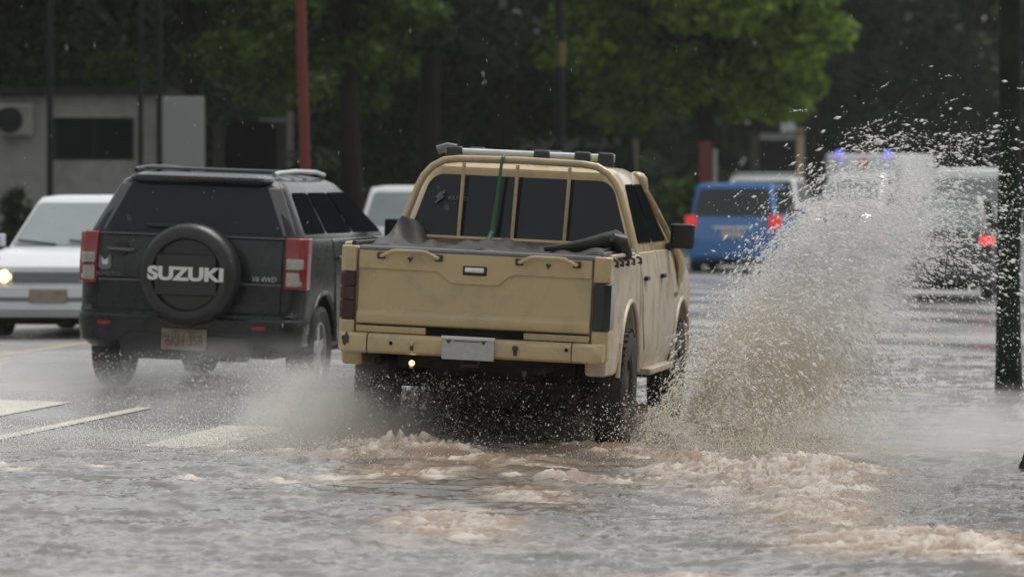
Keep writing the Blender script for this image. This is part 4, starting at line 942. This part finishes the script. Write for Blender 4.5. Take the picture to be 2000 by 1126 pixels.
base = np.array([.205, .20, .188]); brown = np.array([.36, .245, .165]); white = np.array([.70, .64, .565])
c = base[None, None] * (1 + .12 * n1[..., None])
c = c + (brown - c) * np.clip(mud * .95, 0, 1)[..., None] * wet[..., None]
froth = np.clip(fm * (.15 + .8 * np.clip(.5 * n2 + .8 * n3 + .2, 0, 1)) + streak, 0, 1)
c = c + (brown * .45 - c) * shade_hump[..., None]  # shade under the pickup painted into the water colour
c = c + (white - c) * froth[..., None] * (1 - .8 * shade_hump[..., None])
ca = wo.data.attributes.new('silt_shade', 'FLOAT_COLOR', 'POINT'); ca.data.foreach_set('color', np.concatenate([np.clip(c, 0, 1), np.ones((*c.shape[:2], 1))], -1).astype(np.float32).ravel())
fa = wo.data.attributes.new('froth', 'FLOAT', 'POINT'); fa.data.foreach_set('value', froth.astype(np.float32).ravel())
tag(wo, 'brown rippled floodwater with patches of froth covering the near lane', 'floodwater', kind='structure')

# ------------------------------------------------------------------ spray thrown up by the wheels: many real drops
def drop_mat():
    m, t, p = new_mat('muddy_drops'); N = t.nodes; L = t.links
    a = N.new('ShaderNodeAttribute'); a.attribute_name = 'silt_shade'; L.new(a.outputs['Color'], p.inputs['Base Color'])
    p.inputs['Roughness'].default_value = .2; p.inputs['IOR'].default_value = 1.33
    tr = N.new('ShaderNodeBsdfTranslucent'); L.new(a.outputs['Color'], tr.inputs['Color']); ms = N.new('ShaderNodeMixShader'); ms.inputs[0].default_value = .6
    L.new(p.outputs[0], ms.inputs[1]); L.new(tr.outputs[0], ms.inputs[2]); L.new(ms.outputs[0], N['Material Output'].inputs['Surface'])
    return m
M['drops'] = drop_mat()
OCT_V = np.array([(1, 0, 0), (-1, 0, 0), (0, 1, 0), (0, -1, 0), (0, 0, 1), (0, 0, -1)], float)
OCT_F = np.array([(0, 2, 4), (2, 1, 4), (1, 3, 4), (3, 0, 4), (2, 0, 5), (1, 2, 5), (3, 1, 5), (0, 3, 5)])
def drops(pos, size, vel, col, name, label, cat, stretch=.6, rng=RNG):
    n = len(pos)
    d = vel / np.maximum(np.linalg.norm(vel, axis=1), 1e-6)[:, None]
    a = np.cross(d, rng.normal(size=(n, 3))); a /= np.linalg.norm(a, axis=1)[:, None]; b = np.cross(d, a)
    s = size[:, None, None]; el = (1 + stretch * rng.random(n) * 2)[:, None, None]
    v = pos[:, None] + s * (OCT_V[None, :, 0:1] * d[:, None] * el + OCT_V[None, :, 1:2] * a[:, None] * (.7 + .6 * rng.random(n))[:, None, None] + OCT_V[None, :, 2:3] * b[:, None])
    f = (np.arange(n) * 6)[:, None, None] + OCT_F[None]
    o = np_mesh(name, v.reshape(-1, 3), f.reshape(-1, 3), M['drops'])
    cc = np.repeat(np.concatenate([np.clip(col, 0, 1), np.ones((n, 1))], 1), 6, 0)
    at2 = o.data.attributes.new('silt_shade', 'FLOAT_COLOR', 'POINT'); at2.data.foreach_set('color', cc.astype(np.float32).ravel())
    return tag(o, label, cat, kind='stuff')
def mixcol(z, rng, k=1.0, zb=.9):
    n = len(z); t = np.clip(z / zb + rng.normal(size=n) * .22, 0, 1)[:, None]
    b = np.array([.99, .91, .79]); w_ = np.array([.99, .985, .975])
    c = b + (w_ - b) * t
    return c * (.92 + .12 * rng.random((n, 1))) * k
def wnp(x): return np.interp(x, [-60, -16.5, -11.5, -9, -2.6, 60], [-.02, -.02, .03, .005, -.165, -.165])
def plume():
    rng = np.random.default_rng(77); n = 50000
    jets = 260
    je = rng.beta(2.4, 1.0, jets)                              # how hard the water is thrown
    jy = rng.choice([32.7, 30.2], jets, p=[.88, .12]) + rng.normal(size=jets) * .18
    jvz = 1.1 + 5.3 * je * (.82 + .2 * rng.random(jets)); jvx = jvz * (.40 + .33 * rng.random(jets) ** 2.4)
    jw = rng.random(jets) ** 2 + .15; jw /= jw.sum()
    k = rng.choice(jets, n, p=jw)
    tau = rng.random(n) ** .78 * .70
    sp = (.05 + .13 * tau)[:, None] * (1 + rng.standard_t(3, size=(n, 3)) * .0)
    x = -3.88 + jvx[k] * tau; z = -.10 + jvz[k] * tau - 4.9 * tau ** 2; y = jy[k] - 1.4 * tau
    off = np.clip(rng.standard_t(3, size=(n, 3)), -5, 5) * (.022 + .15 * tau ** 1.1)[:, None]; off[:, 1] *= 1.5
    p = np.stack([x, y, z], 1) + off
    vel = np.stack([jvx[k], np.full(n, 1.0), jvz[k] - 9.8 * tau], 1)
    ok = (p[:, 2] > wnp(p[:, 0]) + .01) & (p[:, 0] > -3.93)
    p, vel, tau = p[ok], vel[ok], tau[ok]; n = len(p)
    size = (.0015 + .0072 * rng.random(n) ** 4) * (1 + .5 * tau)
    # torn strings of water: runs of drops strung along the way they fly
    ns_ = 3600; pick = rng.choice(n, ns_); seg = []
    for q in range(9):
        t = (q - 4) * .0105 * (.5 + rng.random((ns_, 1)) * .2)
        seg.append(np.concatenate([p[pick] + vel[pick] * t + rng.normal(size=(ns_, 3)) * .004 * abs(q - 4), vel[pick], (.0062 - .0011 * abs(q - 4)) * (.45 + .8 * rng.random((ns_, 1)))], 1))
    sg = np.concatenate(seg); sg = sg[sg[:, 2] > -.12]
    p = np.concatenate([p, sg[:, :3]]); vel = np.concatenate([vel, sg[:, 3:6]]); size = np.concatenate([size, sg[:, 6]])
    drops(p, size, vel, mixcol(p[:, 2] + .12, rng, 1.05), 'spray', 'fan of muddy spray thrown to the right of the tan pickup', 'spray', 1.2, rng)
plume()
def kick(name, label, cx, cy, rx, ry, h, n, seed, size=.004, k=1.0, zb=.4, zdec=1.6):
    rng = np.random.default_rng(seed)
    x = cx + rng.normal(size=n) * rx; y = cy + rng.normal(size=n) * ry
    z = wnp(x) + .02 + h * rng.random(n) ** zdec
    vel = rng.normal(size=(n, 3)) + np.array([0, -.5, .8])
    s = size * (.35 + .9 * rng.random(n) ** 2.5)
    drops(np.stack([x, y, z], 1), s, vel, mixcol(z - wnp(x), rng, k, zb), name, label, 'spray', rng=rng)
kick('spray', 'white drops splashing up behind the charcoal off-road car', -7.7, 34.4, .75, .5, .32, 5000, 1, .0044, 1.05, .15)
kick('spray', 'brown and white drops splashing up under the tan pickup', -4.9, 29.2, .55, .45, .5, 2600, 2, .0046, 1.0, .5)
kick('spray', 'muddy water churned up between the wheels of the tan pickup, darkened to paint the shade there', -4.85, 31.4, .5, .9, .5, 6000, 12, .005, .55, 2.0)  # drop colour darkened to stand in for shade under the truck
kick('spray', 'churned water flung up by the left rear wheel of the pickup', -5.85, 29.3, .40, .5, .5, 9000, 3, .0045, 1.0, .12)
kick('spray', 'low white splash running across the near lane', -6.6, 28.0, .9, 1.0, .14, 9000, 4, .0042, 1.0, .1)
kick('spray', 'rain splashes dancing on the wet road around the charcoal off-road car', -8.6, 34.0, 1.9, 5.0, .07, 26000, 14, .0032, 1.05, .02)
kick('spray', 'white edge of the flood running over the painted bars', -6.9, 28.2, 1.1, .5, .12, 12000, 15, .004, 1.05, .03)
kick('spray', 'cream coloured water heaped at the foot of the spray fan', -3.05, 29.9, .36, .9, .5, 15000, 16, .0042, 1.05, .7, 2.2)
kick('spray', 'low brown splash beside the right wheels of the pickup', -3.5, 29.6, .35, 1.1, .35, 7000, 5, .0045, 1.0, .5)
kick('spray', 'loose drops flying past the right-hand tree trunk', -2.35, 33.5, .55, 1.6, 1.9, 5200, 6, .0058, 1.0, .3, 1.0)
kick('spray', 'drops breaking from the brown froth at the lower right', -2.2, 24.6, .5, 1.3, .12, 9000, 7, .0042, 1.0, .3)
# the glassy hump of water pushed aside at the right of the spray
# ------------------------------------------------------------------ rain
rng = np.random.default_rng(9); n = 700
d_ = 17 + 40 * rng.random(n); lt = (rng.random(n) - .5) * 2 * .115 * d_; zz = CAM_H + (rng.random(n) * .16 - .075) * d_
p = np.outer(d_, np.array(CAX)) + np.outer(lt, np.array(CRT)); p[:, 2] = zz; p = p[p[:, 2] > 0.05]
drops(p, .0011 + .0012 * rng.random(len(p)), np.tile(np.array([[.05, 0, -1.0]]), (len(p), 1)) + rng.normal(size=(len(p), 3)) * .06, np.full((len(p), 3), .75), 'rain', 'thin falling rain in the air over the street', 'rain', stretch=3.5)

# ------------------------------------------------------------------ drifting mist and the rainy air
def mist_mat(name, col, dens, scale):
    m = bpy.data.materials.new(name); m.use_nodes = True; t = m.node_tree; N = t.nodes; L = t.links; N.clear()
    out = N.new('ShaderNodeOutputMaterial'); v = N.new('ShaderNodeVolumePrincipled'); L.new(v.outputs[0], out.inputs['Volume'])
    v.inputs['Color'].default_value = (*col, 1); v.inputs['Anisotropy'].default_value = .55
    tc = N.new('ShaderNodeTexCoord'); ln = N.new('ShaderNodeVectorMath'); ln.operation = 'LENGTH'; L.new(tc.outputs['Object'], ln.inputs[0])
    fo = N.new('ShaderNodeMapRange'); fo.inputs['From Min'].default_value = 1.0; fo.inputs['From Max'].default_value = .25; fo.interpolation_type = 'SMOOTHSTEP'; L.new(ln.outputs['Value'], fo.inputs['Value'])
    ns = N.new('ShaderNodeTexNoise'); ns.inputs['Scale'].default_value = scale; ns.inputs['Detail'].default_value = 4; L.new(tc.outputs['Object'], ns.inputs['Vector'])
    mr = N.new('ShaderNodeMapRange'); mr.inputs['From Min'].default_value = .36; mr.inputs['From Max'].default_value = .66; L.new(ns.outputs['Fac'], mr.inputs['Value'])
    a = N.new('ShaderNodeMath'); a.operation = 'MULTIPLY'; L.new(fo.outputs[0], a.inputs[0]); L.new(mr.outputs[0], a.inputs[1])
    b = N.new('ShaderNodeMath'); b.operation = 'MULTIPLY'; b.inputs[1].default_value = dens; L.new(a.outputs[0], b.inputs[0]); L.new(b.outputs[0], v.inputs['Density'])
    return m
def mist(label, loc, rad, dens, scale=2.5, col=(.92, .92, .91), rot=(0, 0, 0)):
    bm = bmesh.new(); bmesh.ops.create_icosphere(bm, subdivisions=3, radius=1.0); me = bpy.data.meshes.new('mist'); bm.to_mesh(me); bm.free()
    me.materials.append(mist_mat('mist_' + str(len(bpy.data.materials)), col, dens, scale))
    o = bpy.data.objects.new('mist', me); COL.objects.link(o); o.location = loc; o.scale = rad; o.rotation_euler = rot
    return tag(o, label, 'mist', kind='stuff')
BRN = (.985, .93, .84)
mist('pale mist in the spray fan beside the pickup', (-2.80, 32.2, .72), (.45, .9, 1.3), 5.0, 3.0, (.985, .98, .97), rot=(0, R(38), 0))
mist('brown mist at the foot of the spray fan', (-3.2, 32.0, .2), (.55, 1.0, .9), 6.0, 3.5, BRN)
mist('thick mist trailing from the left rear wheel of the pickup', (-5.8, 29.3, .02), (.75, 1.1, .55), 7.0, 2.6, (.97, .96, .93))
mist('mist behind the charcoal off-road car', (-7.4, 34.0, .1), (1.5, 1.1, .45), 1.2, 3.0)
mist('low mist over the wet road on the left', (-9.6, 35.0, .05), (1.9, 4.0, .40), 1.0, 3.0)
mist('low mist drifting over the flooded right side', (-1.9, 30.5, -.05), (1.6, 2.6, .40), 1.1, 3.0)
mist('pale mist rolling out from under the pickup', (-5.35, 28.7, -.1), (.75, .8, .28), 2.6, 3.0, (.95, .91, .85))
hm = bpy.data.materials.new('rainy_air'); hm.use_nodes = True; hm.node_tree.nodes.clear(); ho = hm.node_tree.nodes.new('ShaderNodeOutputMaterial'); hv = hm.node_tree.nodes.new('ShaderNodeVolumePrincipled')
hv.inputs['Density'].default_value = .0002; hv.inputs['Color'].default_value = (.93, .95, .97, 1); hm.node_tree.links.new(hv.outputs[0], ho.inputs['Volume'])
hz = MB().box(-950, 950, -70, 1550, -2, 18.0).build('haze', hm, smooth=False); tag(hz, 'thin rainy haze filling the street', 'haze', kind='stuff')
